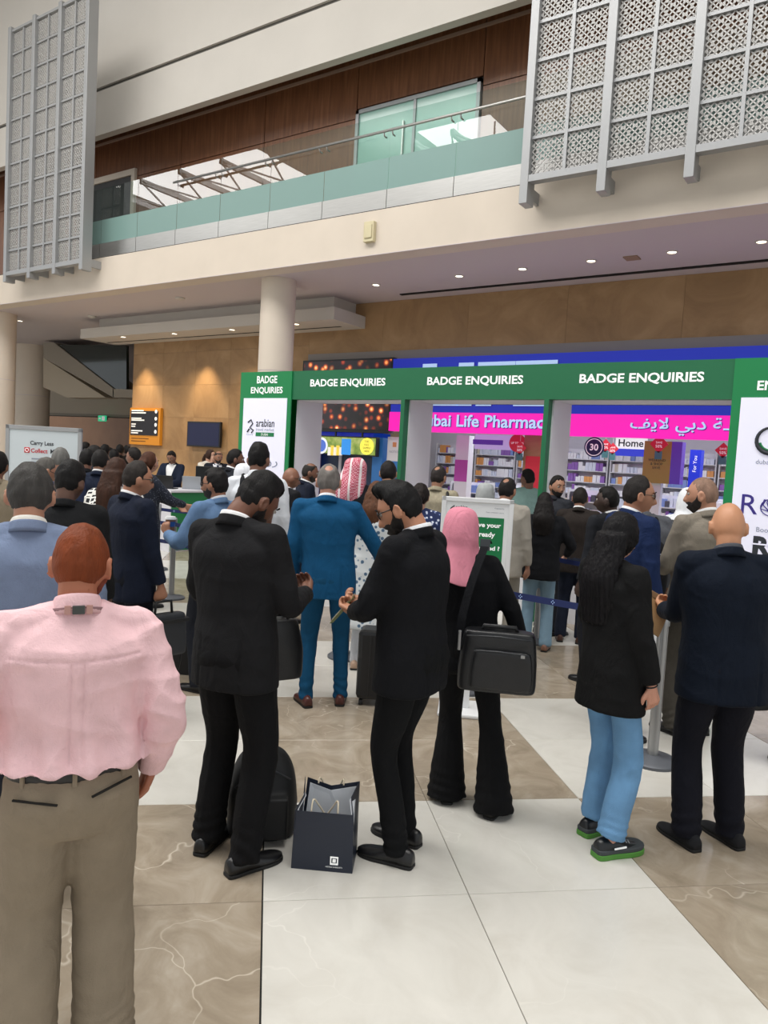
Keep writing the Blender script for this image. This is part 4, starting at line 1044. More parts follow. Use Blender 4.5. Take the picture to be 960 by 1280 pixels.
def make_top(c, col, kind='jacket', hem=.80, flare=0.0, sleeve=1.0, loose=0.0, vee=None, vent=True, fold=.0055, col_m=None, collar_m=True, open_front=False, seed=1, waist=0.0, blouse=0.0, lapel=True, name=None, seam=True, cuff=None, hembulge=0.0, grooves=(), vox=None):
    s, T, tg = c['s'], c['T'], c['girth']; m = col_m or fabric(col)
    mb = MB(); L = loose
    def row(z, rx, ry, dy=0): return (z, *T((0, dy, z))[:2], rx, ry)
    keys = []
    zz = hem
    if hem < .72:
        keys.append(row(hem, (.215 + flare) * tg + L, (.155 + flare * .8) * tg + L)); keys.append(row((hem + .85) / 2, (.21 + flare * .5) * tg + L, (.15 + flare * .4) * tg + L)); zz = .86
    keys += [row(zz, (.207 + (flare if hem >= .72 else 0)) * tg + L + hembulge, (.145 + (flare if hem >= .72 else 0) * .8) * tg + L + hembulge)]
    for z, rx, ry in ((.93, .202, .142), (1.02, .194 - waist * .5, .136), (1.11, .186 - waist, .128), (1.20, .195 - waist * .4, .132), (1.30, .210, .134), (1.375, .212 * c['shw'], .124), (1.43, .180 * c['shw'], .10), (1.47, .115, .078), (1.505, .072, .066)):
        if z > zz + .03: keys.append(row(z, (rx * (tg if z < 1.36 else tg ** .5)) + L * (1 if z < 1.4 else .3) + (blouse if z < 1.08 else 0), ry * (tg if z < 1.36 else tg ** .5) + L * (1 if z < 1.4 else .3), -.012 if z > 1.36 else 0))
    loft(mb, keys, 32, len(keys) * 4, 2.25)
    sl = 1 if kind in ('jacket', 'coat') else 0
    for k in (-1, 1):
        limb(mb, [T((k * .05, -.015, 1.475)), T((k * .12 * c['shw'], -.014, 1.452)), c['SH'][k] + [k * .008, 0, .004 + .004 * sl]], [.055, .058, .062 + .004 * sl], 12)
        e, w, S_ = c['EL'][k], c['WR'][k], c['SH'][k]
        if sleeve >= .9:
            pts = [S_ + [k * .006, 0, -.004], S_ * .5 + e * .5, e, e * .5 + w * .5, w * .93 + e * .07 if sleeve < 1.05 else w]
            limb(mb, pts, [.066 + L * .5, .063 + L * .5, .058 + L * .5, .052 + L * .6, .044 + L * .6], 14, None, False)
        else:
            u = sleeve * 1.2; limb(mb, [S_, S_ * (1 - u * .5) + e * u * .5, S_ * (1 - u) + e * u], [.068 + L, .066 + L, .066 + L], 14, None, False)
    me = remesh(mb, (vox or c['cvox']) / s, 8 if c['lod'] == 0 else 3)
    gr = list(grooves)
    if seam and c['lod'] < 2:
        def g1(co, no):
            b = (co[:, 1] < T((0, 0, 1.0))[1]) * 1.0
            x = co[:, 0] - np.array([0.0]) - (co[:, 2] - .95).clip(0) * 0
            d = -.003 * np.exp(-(x / .006) ** 2) * b * (co[:, 2] < 1.44)
            if vent and kind in ('jacket', 'coat'):
                for sx in (-.10, .10): d = d - .006 * np.exp(-((x - sx) / .007) ** 2) * b * (1 - sstep(co[:, 2], hem + .2, hem + .26))
            return d
        gr.append(g1)
    cloth_folds(me, fold, seed, 22, gr, [(c['EL'][k], .09) for k in (-1, 1)] + [(c['SH'][k] + [k * -.02, -.03, -.09], .08) for k in (-1, 1)])
    nm = name or {'jacket': 'jacket', 'coat': 'coat', 'shirt': 'shirt', 'tee': 't_shirt', 'dress': 'dress', 'thobe': 'robe'}.get(kind, 'top')
    if vee:                                                              # cut the front opening and show the shirt behind it
        sc_, zb = vee[0], vee[1]
        bm = bmesh.new(); bm.from_mesh(me); hw = vee[2] if len(vee) > 2 else .075
        zt = 1.5; p0 = T((0, 0, zb))
        for k in (-1, 1):
            nrm = Vector((k * (zt - zb), 0, -hw)).normalized()
            geo = bm.verts[:] + bm.edges[:] + bm.faces[:]
            bmesh.ops.bisect_plane(bm, geom=geo, plane_co=Vector((p0[0], 0, zb)), plane_no=nrm)
        dl = []
        for f in bm.faces:
            q = f.calc_center_median(); hwz = hw * (q.z - zb) / (zt - zb)
            if f.normal.y > -.2 and q.y > T((0, -.01, q.z))[1] and q.z > zb and abs(q.x - p0[0]) < hwz - 1e-4 and q.z < 1.56: dl.append(f)
        bmesh.ops.delete(bm, geom=dl, context='FACES'); bm.to_mesh(me); bm.free()
        b2 = MB(); loft(b2, [(z, x, y + .004, rx - .016, ry - .014) for z, x, y, rx, ry in keys], 28, len(keys) * 3, 2.25)
        b2.v = [tuple(np.array(p) * s) for p in b2.v]; b2.build('shirt', fabric(sc_), c['root'], smooth=True)
        if len(vee) > 3 and vee[3]:
            b3 = MB(); pts = []
            for z, w in ((1.47, .02), (1.44, .016), (1.36, .026), (1.2, .034), (1.1, .03)):
                K = [kk for kk in keys]; ryz = np.interp(z, [kk[0] for kk in K], [kk[4] for kk in K]); cy = T((0, 0, z))[1]
                pts.append((z, w, cy + ryz - .006))
            v = []; f = []
            for z, w, y in pts: v += [(-w, y, z), (w, y, z), (w, y + .008, z), (-w, y + .008, z)]
            for i in range(len(pts) - 1): f += [(4 * i + a, 4 * i + (a + 1) % 4, 4 * i + 4 + (a + 1) % 4, 4 * i + 4 + a) for a in range(4)]
            b3.add([tuple(np.array(p) * s) for p in v], f); b3.build('tie', fabric(vee[3]), c['root'])
    set_co(me, get_co(me) * s)
    me.materials.append(m); me.name = nm
    me.polygons.foreach_set('use_smooth', [True] * len(me.polygons))
    o = link(nm, me, c['root']); c['top'] = o
    if kind in ('jacket', 'coat') and collar_m: collar(c, None, .073, -.008, 'collar', .028, .012, m)
    if kind == 'shirt' and collar_m: collar(c, None, .068, .0, 'collar', .036, .012, m)
    if cuff:
        for k in (-1, 1):
            e, w = c['EL'][k], c['WR'][k]; d = (w - e) / np.linalg.norm(w - e); b4 = MB()
            b4.tube([tuple((w - d * .03) * s), tuple((w - d * .002) * s)], .036 * s, 12); b4.build('cuff', fabric(cuff), c['root'], smooth=True)
    return o
def collar(c, col, r, dz, name, hgt, flare, m=None):
    s, NB, HM = c['s'], c['NB'], c['HM']; m = m or fabric(col); v = []; f = []
    n = 26; ph = np.linspace(-2.5, 2.5, n)                               # angle from the back
    rows = [(r + flare, -hgt * .55), (r + flare * .5, -.0), (r, hgt * .75), (r - .004, hgt), (r - .012, hgt * .9), (r - .014, -hgt * .4)]
    for a in ph:
        fr = (1 - math.cos(a)) / 2                                      # 0 at the back, 1 at the front
        for rr, z in rows:
            v.append(np.array([NB[0] + rr * math.sin(a) * 1.0, NB[1] - .004 - (rr * math.cos(a)) * 1.02 + .008 * fr, NB[2] + .022 + dz + z - fr * .052]) * s)
    k = len(rows)
    for i in range(n - 1):
        for j in range(k): f.append((i * k + j, i * k + (j + 1) % k, (i + 1) * k + (j + 1) % k, (i + 1) * k + j))
    f += [tuple(range(k)), tuple(range((n - 1) * k, n * k))[::-1]]
    b = MB(); b.add(v, f); return b.build(name, m, c['root'], smooth=True)

def make_bottom(c, col, kind='straight', loose=0.0, fold=.004, m=None, seed=11, waist=1.06, hemz=.045, crease=True, belt=None, name=None):
    s, T, tg = c['s'], c['T'], c['girth']; m = m or fabric(col); L = loose
    mb = MB()
    loft(mb, [(.80, *T((0, 0, .8))[:2], .13 * tg ** .5, .10 * tg ** .5), (.86, *T((0, -.005, .86))[:2], .178 * tg ** .8 + L, .125 * tg ** .8 + L), (.93, *T((0, -.012, .93))[:2], .184 * tg + L, .135 * tg + L), (1.0, *T((0, -.004, 1.0))[:2], .178 * tg + L, .128 * tg + L), (waist, *T((0, 0, waist))[:2], .17 * tg, .122 * tg)], 28, 18, 2.2)
    prof = {'straight': (.102, .090, .076, .072, .070), 'slim': (.096, .080, .063, .056, .052), 'flare': (.094, .078, .070, .092, .120), 'jeans': (.094, .084, .074, .072, .074), 'wide': (.108, .1, .092, .092, .092)}[kind]
    for k in (-1, 1):
        hp, kn, an = c['HP'][k], c['KN'][k], c['ANK'][k]
        e = an.copy(); e[2] = hemz
        limb(mb, [hp + [0, -.008, .0], hp * .5 + kn * .5, kn, kn * .45 + an * .55, e], [p * (tg ** .6 if i < 2 else 1) + L * .7 for i, p in enumerate(prof)], 16, None, False)
    me = remesh(mb, {0: .0105, 1: .021, 2: .026, 3: .032}[c['lod']] / s, 3 if c['lod'] == 0 else 2)
    gr = []
    if c['lod'] == 0:
        def g(co, no):
            d = -.008 * np.exp(-((co[:, 0] - T((0, 0, .95))[0]) / .006) ** 2) * (co[:, 1] < 0) * sstep(co[:, 2], .82, .88)
            w = sstep(.16 - co[:, 2], -.12, .08)
            d = d + .004 * w * np.sin(co[:, 2] * 95 + 5 * wn(co, seed + 3, 14))
            if crease:
                for k in (-1, 1):
                    ax = np.interp(co[:, 2], [.08, .49, .92], [c['ANK'][k][0], c['KN'][k][0], c['HP'][k][0]])
                    ay = np.interp(co[:, 2], [.08, .49, .92], [c['ANK'][k][1], c['KN'][k][1], c['HP'][k][1]])
                    d = d + .003 * np.exp(-((co[:, 0] - ax) / .007) ** 2) * (np.sign(co[:, 0]) == k) * (1 - sstep(co[:, 2], .7, .85)) * (np.abs(co[:, 1] - ay) > .03)
            return d
        gr.append(g)
    cloth_folds(me, fold, seed, 20, gr, [(c['KN'][k] + [0, -.04, 0], .10) for k in (-1, 1)])
    set_co(me, get_co(me) * s); me.materials.append(m); me.name = name or ('jeans' if kind == 'jeans' else 'trousers')
    o = link(me.name, me, c['root']); c['bottom'] = o
    if belt:
        b = MB(); z = waist - .02; n = 36; rows = [(0, -.02), (.004, -.018), (.004, .018), (0, .02)]
        v = []; f = []
        for k in range(n):
            a = 2 * PI * k / n; ca, sa = math.cos(a), math.sin(a); ex = math.copysign(abs(ca) ** (2 / 2.2), ca); ey = math.copysign(abs(sa) ** (2 / 2.2), sa)
            for d, dz in rows:
                p = T(((.174 * tg + .006 + d) * ex, (.125 * tg + .006 + d) * ey, z + dz)); v.append(p * s)
        for k in range(n):
            for j in range(4): f.append((k * 4 + j, k * 4 + (j + 1) % 4, ((k + 1) % n) * 4 + (j + 1) % 4, ((k + 1) % n) * 4 + j))
        b.add(v, f); b.build('belt', mat('belt_' + belt[1:], belt, .4), c['root'], smooth=True)
        for a in (-2.35, -1.57, -.8, .8, 2.35):
            ca, sa = math.cos(a), math.sin(a); p = T(((.174 * tg + .012) * math.copysign(abs(ca) ** .91, ca), (.125 * tg + .012) * math.copysign(abs(sa) ** .91, sa), z)) * s
            q = MB().box(-.006, .006, -.003, .003, -.028, .028).build('belt_loop', m, c['root'], loc=tuple(p)); q.rotation_euler = (0, 0, a + PI / 2)

def make_shoes(c, col, kind=None):
    kind = 'oxford'
    sole_c = '#0c0c0d'
    if isinstance(col, tuple): col, kind, sole_c = (col + ('#0c0c0d',))[:3]
    s = c['s']; n = 14
    prof = [(-.085, .018, .055), (-.078, .030, .075), (-.05, .036, .085), (-.01, .036, .088), (.03, .039, .078), (.07, .044, .060), (.11, .047, .050), (.15, .043, .043), (.178, .030, .036), (.192, .012, .028)]
    if kind == 'sneaker': prof = [(y * 1.02, w * 1.16, hh * 1.12 + .004) for y, w, hh in prof]
    for i, k in enumerate((-1, 1)):
        x, y, yaw = c['st'][i]; v = []; f = []; K = cr_interp(prof, 22)
        for yy, w, hh in K:
            for j in range(n):
                t = PI * j / (n - 1); v.append((-w * math.cos(t), yy, .018 + (hh - .018) * max(math.sin(t), 0) ** .8))
        L = len(K)
        for a in range(L - 1):
            for j in range(n): f.append((a * n + j, a * n + (j + 1) % n, (a + 1) * n + (j + 1) % n, (a + 1) * n + j))
        f += [tuple(range(n))[::-1], tuple(range((L - 1) * n, L * n))]
        b = MB(); b.add([(p[0] * s, p[1] * s, p[2] * s) for p in v], [q[::-1] for q in f])
        sh = b.build('shoe', mat('shoe_' + col[1:], col, .35 if kind != 'suede' else .9), c['root'], smooth=True, loc=(x * s, y * s, 0)); sh.rotation_euler = (0, 0, math.radians(-yaw) * -1)
        ex = .0015 if kind != 'sneaker' else .006; th = .016 if kind != 'sneaker' else .028
        pts = [(w + ex, yy) for yy, w, hh in K] + [(-w - ex, yy) for yy, w, hh in K[::-1]]
        b2 = MB(); b2.prism([(px * s, py * (1.015 if kind != 'sneaker' else 1.06) * s) for px, py in pts], 0, th * s)
        b2.build('sole', mat('sole_' + sole_c[1:], sole_c, .6), sh, bevel=.004)
        if kind == 'sneaker':
            pm = [(w + .004, yy) for yy, w, hh in K] + [(-w - .004, yy) for yy, w, hh in K[::-1]]; bm_ = MB(); bm_.prism([(px * s, py * 1.05 * s) for px, py in pm], .026 * s, .05 * s); bm_.build('midsole', mat('sole_grey', '#3a3f42', .6), sh, bevel=.006)
            b9 = MB().box(-.002, .002, -.035, .035, -.004, .004).build('side_print', M_textwhite, sh, loc=(.049 * s, .03 * s, .058 * s))
            for q in range(5): b3 = MB(); b3.tube([(-.02 * s, (.03 + q * .02) * s, (.088 - q * .008) * s), (0, (.034 + q * .02) * s, (.096 - q * .008) * s), (.02 * s, (.03 + q * .02) * s, (.088 - q * .008) * s)], .0035, 5); b3.build('lace', mat('lace_grey', '#9a9c9c', .8), sh, smooth=True)
# ================================================================== the people
BLK = '#15161a'
def suit(col, **k): return dict(col=col, kind='jacket', **k)
def ph_arms(z=1.12, y=.27, x=.07, curl=.6):
    return {'L': ((-x, y, z), (-.7, -.4, -.8), (.6, .75, .15), (.3, .1, 1), curl), 'R': ((x, y + .02, z + .02), (.7, -.4, -.8), (-.6, .75, .15), (-.3, .1, 1), curl)}
PPL = {}
# ---- foreground -----------------------------------------------------------------------------------------
def pink_extra(c):
    s, T, tg = c['s'], c['T'], c['girth']; r = c['root']
    # lanyard round the collar with a grey clip
    v = []; f = []; n = 20; rows = [(.076, .0), (.078, .016), (.075, .016), (.073, .0)]
    for a in np.linspace(-1.7, 1.7, n):
        for rr, z in rows: v.append(np.array([c['NB'][0] + rr * math.sin(a), c['NB'][1] - .004 - rr * math.cos(a), c['NB'][2] + .002 + z - .02 * (1 - math.cos(a))]) * s)
    for i in range(n - 1):
        for j in range(4): f.append((i * 4 + j, i * 4 + (j + 1) % 4, i * 4 + 4 + (j + 1) % 4, i * 4 + 4 + j))
    ln = MB().add(v, f).build('lanyard', fabric('#8f6f72'), r, smooth=True)
    p = (c['NB'] + np.array([0, -.085, .010])) * s
    MB().box(-.016, .016, -.004, .004, -.012, .012).build('clip', mat('clip_grey', '#3e4240', .4), ln, loc=tuple(p), bevel=.002)
    for k in (-1, 1): MB().box(-.008, .008, -.003, .003, -.012, .012).build('clip_end', mat('clip_rose', '#b98d84', .5), ln, loc=tuple(p + [k * .028, .002, 0]))
    # back pocket openings
    for k, z, a in ((-1, .955, .07), (1, .975, -.2)):
        b = MB().box(-.06, .06, -.004, .002, -.0025, .0025).build('pocket_slit', M_dark, r, loc=tuple(T((k * .105, -.1315 * tg, z)) * s)); b.rotation_euler = (0, a, k * .42)
PINK_GR = [lambda co, no: -.0045 * np.exp(-((co[:, 2] - 1.365 - .06 * np.abs(co[:, 0])) / .005) ** 2) * (co[:, 1] < 0) * (np.abs(co[:, 0]) < .19),
           lambda co, no: -.006 * np.exp(-((np.abs(co[:, 0]) - .017) / .005) ** 2) * (co[:, 1] < 0) * (co[:, 2] < 1.36) * (co[:, 2] > 1.06),
           lambda co, no: .009 * np.sin(co[:, 0] * 62 + 1.5 * wn(co, 4, 9)) * sstep(-co[:, 2], -1.22, -1.06) * (np.abs(co[:, 0]) < .2)]
PPL['pink'] = person('red-haired man seen from behind in a pink shirt and khaki trousers', (99, 657), D=2.1, face=-3, hface=12, nod=4, skin='#a8684c', hair=('#75371a', 'short', .008), beard=('#7c3216', .022),
    glasses='#1a1a1c', top=dict(col='#e9c2c6', kind='shirt', hem=1.03, loose=.016, fold=.011, vox=.0065, sleeve=1.06, grooves=PINK_GR, blouse=.012, seed=3, seam=False, hembulge=.006), bottom=dict(col='#8b7e6c', kind='wide', fold=.005, loose=.006, seed=21, waist=1.04, belt='#1b1a1c'), shoes='#2a1c16',
    arms={'R': ((.245, .05, .95), (.45, -1, 0), (-.2, .35, -1), (-1, 0, 0), .5), 'L': ((-.30, .10, 1.02), (-.5, -1, 0))}, girth=1.04, shw=1.06, lod=0, wear=[pink_extra], stance=((-.12, 0, 8), (.12, .02, -10)), extra=['face'])
PPL['greyblue'] = person('grey-haired man seen from behind in a pale blue-grey blazer', (38, 587), D=2.95, face=4, nod=6, skin='#b07f66', hair=('#3c3a38', 'short', .013), top=suit('#75839e', seed=5, fold=.006), bottom=dict(col='#2b2d36'),
    girth=1.12, shw=1.1, lod=0, shirt='#e8e4dc', h=1.76)
PPL['black'] = person('man in a black suit and white collar with bowed head beside the backpack', (318, 600), feet=(284, 1073), h=1.80, face=34, hface=62, nod=34, side=-.07, skin='#6d4634', hair=('#0f0d0d', 'fade', .016), beard=('#15100e', .008),
    top=suit('#18181a', seed=7, hem=.79, fold=.005), bottom=dict(col='#0d0d0f', kind='straight', seed=23), arms={'R': ((.17, .30, 1.17), (.4, -.6, -.9), (-.5, .8, .35), (-.6, .0, .8), .7), 'L': ((-.09, .27, 1.12), (-.7, -.4, -.8), (.6, .75, .15), (.3, .1, 1), .6)},
    lean=.05, shirt='#f2f2f2', lod=0, girth=1.0, shw=1.0, stance=((-.13, .03, 10), (.12, -.05, -25)), extra=['face'])
PPL['blue'] = person('balding grey-haired man seen from behind in a petrol blue suit', (405, 583), feet=(402, 882), h=1.80, face=2, side=-.06, skin='#b5816c', hair=('#6f6a66', 'bald_spot', .010), top=suit('#0f4c74', seed=9, hem=.80, fold=.0035, waist=-.004),
    bottom=dict(col='#0f4668', kind='slim', seed=25), shoes='#4a211a', arms={'R': ((.44, .16, .98), (.6, -.8, -.4), (.8, .3, -.3), (-.2, .3, -1), .7), 'L': ((-.255, .12, .93), (-.3, -1, 0), (.1, .5, -.8), (1, 0, 0), .6)},
    shirt='#e9ebef', lod=0, girth=1.0, shw=1.06, stance=((-.12, .0, 22), (.13, .07, 0)))
PPL['beard'] = person('bearded man with glasses in a black suit looking down at the banknotes in his hands', (506, 624), feet=(500, 1066), h=1.78, face=-62, hface=-80, nod=24, skin='#b98366', hair=('#0d0c0d', 'quiff', .016), beard=('#14100f', .013), glasses='#141416',
    top=suit('#0f1014', seed=11, hem=.79, fold=.005), bottom=dict(col='#0b0c0e', kind='slim', seed=27, loose=.004), arms={'L': ((-.04, .30, 1.10), (-.8, -.3, -.8), (.35, .8, .1), (.4, 0, 1), .9), 'R': ((.10, .32, 1.13), (.8, -.4, -.8), (-.5, .8, .1), (-.4, 0, 1), .9)},
    lean=.06, shirt='#f0f1f4', lod=0, girth=1.05, shw=1.03, stance=((-.09, -.03, 6), (.10, .03, -4)), extra=['face'])
def hijab(col, m=None, point=True, scale=1.0, drop=.2):
    def fn(c):
        s, HC, HM = c['s'], c['HC'], c['HM']; n = 40; v = []; f = []
        rows = [(.142, .012, .012), (.138, .045, .05), (.118, .078, .088), (.07, .099, .115), (.0, .106, .122), (-.06, .110, .120), (-.11, .120, .120), (-.15, .138, .128), (-.185, .155, .140), (-.20, .158, .142)]
        K = cr_interp(rows, 30)
        for i, (z, rx, ry) in enumerate(K):
            for k in range(n):
                a = 2 * PI * k / n; back = max(-math.cos(a), 0); low = max(0, min(1, (-z - .08) / .12))
                drp = low * (drop * .6 * back ** 2 if point else 0) + low * .03 * math.sin(a * 3 + 1)
                fold = .004 * math.sin(a * 9 + 14 * z) * (.3 + low)
                p = np.array([(rx * scale + fold) * math.sin(a), (ry * scale + fold) * math.cos(a) - .012 - low * back * .045, z - drp])
                v.append((HC + (HM @ p if z > -.07 else HM @ p * .4 + p * .6)) * s)
        L = len(K)
        for i in range(L - 1):
            for k in range(n): f.append((i * n + k, i * n + (k + 1) % n, (i + 1) * n + (k + 1) % n, (i + 1) * n + k))
        f.append(tuple(range(n)))
        b = MB(); b.add(v, f); o = b.build('headscarf', m or fabric(col), c['root'], smooth=True)
        md = o.modifiers.new('solid', 'SOLIDIFY'); md.thickness = .004
        return o
    return fn
PPL['hijab'] = person('woman in a pink headscarf and black coat with a black bag on her hip', (571, 640), feet=(588, 1006), h=1.61, face=4, nod=8, hipx=-.07, side=-.17, skin='#b98a72', top=dict(col='#0c0d11', kind='jacket', hem=.83, seed=13, collar_m=False, fold=.004, waist=.004, vent=False),
    bottom=dict(col='#0a0a0c', kind='flare', seed=29, hemz=.02), shoes=('#15130f', 'oxford'), arms={'R': ((.27, .05, .90), (1, -.35, -.1), (-.6, .5, -.6), (-1, 0, 0), .6), 'L': ((-.16, .22, 1.02), (-.8, -.5, -.6))},
    lod=0, girth=1.04, wear=[hijab('#d98a9c')], stance=((-.15, .03, 12), (.14, -.08, -18)))
PPL['longhair'] = person('woman with long black hair in a black blazer, blue jeans and green-soled trainers', (786, 642), feet=(748, 1056), h=1.66, face=42, hface=40, nod=6, skin='#c79079', hair=('#0e0c0f', 'long', .014, (.47, .115)),
    top=suit('#101011', seed=15, hem=.745, flare=.01, loose=.006, vent=False), bottom=dict(col='#6d9cc4', kind='jeans', seed=31, crease=False, hemz=.10, fold=.007, m=mat('denim_light', '#6896bf', .85, var=.16, vscale=7, bump=.35, bscale=300)), shoes=('#15171a', 'sneaker', '#4d8a34'),
    arms={'R': ((.235, .06, .80), (.2, -1, 0), (.05, .25, -1), (-1, .1, 0), .5), 'L': ((-.12, .22, 1.0), (-.8, -.5, -.5))}, lod=0, girth=.88, shw=.86, side=-.07, stance=((-.11, .07, 4), (.10, -.03, -8)))
PPL['bald'] = person('bald man seen from behind in a navy jacket holding a brown envelope', (915, 633), feet=(889, 1058), h=1.745, side=-.06, hipx=-.02, face=-24, hface=-14, nod=5, skin='#c08a68', top=suit('#0b1422', seed=17, hem=.77, fold=.006), bottom=dict(col='#12131c', kind='straight', seed=33, crease=False),
    shoes=('#0e0f14', 'suede'), arms={'L': ((-.20, .36, 1.13), (-.15, -.4, -1), (.0, .95, .25), (.6, 0, .8), .8), 'R': ((-.02, .38, 1.13), (.9, -.2, -.7), (-.9, .5, .1), (-.3, 0, 1), .8)}, shirt='#4d4f55', lod=0, girth=1.08, shw=1.0, stance=((-.13, .0, 22), (.11, .05, 20)))
# ---- second rank ----------------------------------------------------------------------------------------
PPL['blk3'] = person('man with cropped black hair in a black jacket behind the blue-grey blazer', (83, 578), D=4.4, face=10, hface=30, nod=10, skin='#5d4032', hair=('#100e0e', 'fade', .016), top=suit('#17181a', seed=41), bottom=dict(col='#141416'), girth=1.08, lod=1)
PPL['grey4'] = person('grey-haired man with glasses looking down in front of the carry less board', (47, 569), D=6.6, face=50, hface=70, nod=22, skin='#a87a62', hair=('#55524e', 'receding', .010), glasses='#222222', top=suit('#3d3f44', seed=43), bottom=dict(col='#23252a'), shirt='#e5e2da', lod=1)
PPL['grey5'] = person('man with short grey hair turned away in front of the carry less board', (76, 560), D=7.5, face=20, hface=10, skin='#a37660', hair=('#6a6966', 'short', .009), top=suit('#2c3550', seed=45), bottom=dict(col='#1d2230'), lod=2)
PPL['navy'] = person('man in a navy suit and glasses in profile carrying a briefcase', (168, 577), D=5.15, face=58, hface=78, nod=4, skin='#a9775d', hair=('#2a2421', 'receding', .012), glasses='#2b2b2e', top=suit('#141b2c', seed=47, hem=.79), bottom=dict(col='#10131c', seed=35), shirt='#e9e9ea',
    arms={'R': ((.24, .10, .84), (.3, -1, 0), (.1, .25, -1), (-1, 0, 0), .9)}, lod=1, stance=((-.12, .04, 4), (.08, -.04, -4)), extra=['face'])
def pattern_mat(name, base, spots, scale, thr=.45, kind='voronoi'):
    if name in MATS: return MATS[name]
    m, nt, b = node_mat(name); tc = N(nt, 'ShaderNodeTexCoord')
    if kind == 'voronoi':
        t = N(nt, 'ShaderNodeTexVoronoi', i_Scale=scale); o = t.outputs['Distance']
    elif kind == 'edge':
        t = N(nt, 'ShaderNodeTexVoronoi', feature='DISTANCE_TO_EDGE', i_Scale=scale); t.inputs['Randomness'].default_value = .25; o = t.outputs['Distance']
    else:
        t = N(nt, 'ShaderNodeTexNoise', i_Scale=scale, i_Detail=3.0); o = t.outputs[0]
    nt.links.new(tc.outputs['Object'], t.inputs['Vector'])
    r = ramp(nt, [(thr, spots[0]), (thr + .03, base)] if len(spots) == 1 else [(thr * .8, spots[0]), (thr, spots[1]), (thr + .06, base)], 'CONSTANT' if kind == 'edge' else 'LINEAR'); nt.links.new(o, r.inputs[0])
    nt.links.new(r.outputs[0], b.inputs['Base Color']); b.inputs['Roughness'].default_value = .85; return m
M_lattcloth = pattern_mat('black_white_lattice_cloth', '#16161a', ['#e6e4de'], 20, .09, 'edge')
PPL['lattice'] = person('woman with long brown hair in a black and white lattice print top', (146, 573), D=6.0, face=30, hface=20, skin='#b98a72', hair=('#3b2419', 'long', .012, (.36, .10)), top=dict(col='#000000', col_m=M_lattcloth, kind='tee', sleeve=1.0, hem=.70, seed=49, loose=.02, seam=False, name='blouse'), bottom=dict(col='#15151a'), lod=1, girth=.98)
PPL['womancounter'] = person('brown-haired woman in a dark patterned dress leaning towards the counter', (185, 565), D=8.6, face=70, hface=72, skin='#c08f78', hair=('#4a2c1e', 'long', .011, (.22, .09)), top=dict(col='#1e2433', col_m=pattern_mat('navy_fleck_cloth', '#1c2231', ['#8d95a4'], 60, .18), kind='dress', hem=.35, flare=.03, seed=51, seam=False), bottom=dict(col='#191c26', kind='slim'),
    arms={'R': ((.12, .42, 1.16), (.6, -.3, -.8)), 'L': ((-.1, .42, 1.14), (-.6, -.3, -.8))}, lod=2, extra=['face'])
PPL['navyback'] = person('man in a dark navy suit seen from behind in the far left crowd', (125, 563), D=8.0, face=20, skin='#8f6a55', hair=('#1a1716', 'short', .012), top=suit('#1a2234', seed=53), bottom=dict(col='#151a26'), lod=2, shirt='#dcdcdc')
PPL['whiteshirt'] = person('man in an open white shirt in profile among the far left crowd', (117, 550), D=9.6, face=70, hface=75, skin='#a87a60', hair=('#1c1817', 'short', .012), beard=('#1d1715', .006), top=suit('#22242b', seed=55, vee=('#e8e8e6', 1.05, .1)), bottom=dict(col='#20222a'), lod=2, h=1.84)
PPL['dark10'] = person('dark-haired person in black at the edge of the carry less board', (109, 562), D=8.7, face=15, skin='#7a5544', hair=('#0f0d0d', 'short', .014), top=suit('#15161a', seed=57), bottom=dict(col='#131318'), lod=2)
PPL['stripe'] = person('man in a striped dark shirt near the directory board', (169, 560), D=10.5, face=-40, hface=-60, skin='#8d634e', hair=('#1f1a18', 'short', .012), top=dict(col='#c9cbd0', kind='shirt', hem=.9, seed=58), bottom=dict(col='#22252e'), lod=3)
far = [(150, 556, 17, '#17130f'), (159, 557, 18, '#1b1511'), (137, 560, 15, '#241a14'), (131, 556, 14, '#1a1613'), (143, 562, 13, '#15110f'), (106, 553, 15, '#18130f')]
for k, (x, y, d, cc) in enumerate(far):
    person('dark distant figure in the warm corridor, %s of the far group' % ['beside the stone wall corner', 'touching the stone wall corner', 'under the exit sign', 'left of the exit sign', 'in front', 'at its left end'][k], (x, y), D=d, face=[10, -20, 160, 30, -10, 60][k], skin='#5a3d2e', hair=('#0f0c0b', 'short', .013), top=suit(cc, seed=60 + k), bottom=dict(col='#14110f'), lod=3, group='far crowd in the corridor')
PPL['edge_beige'] = person('person in a beige jacket cut by the left edge of the photo', (-4, 565), D=6.2, face=20, skin='#7d5844', hair=('#141110', 'short', .014), top=suit('#8b7f6c', seed=66), bottom=dict(col='#4a4238'), lod=2)
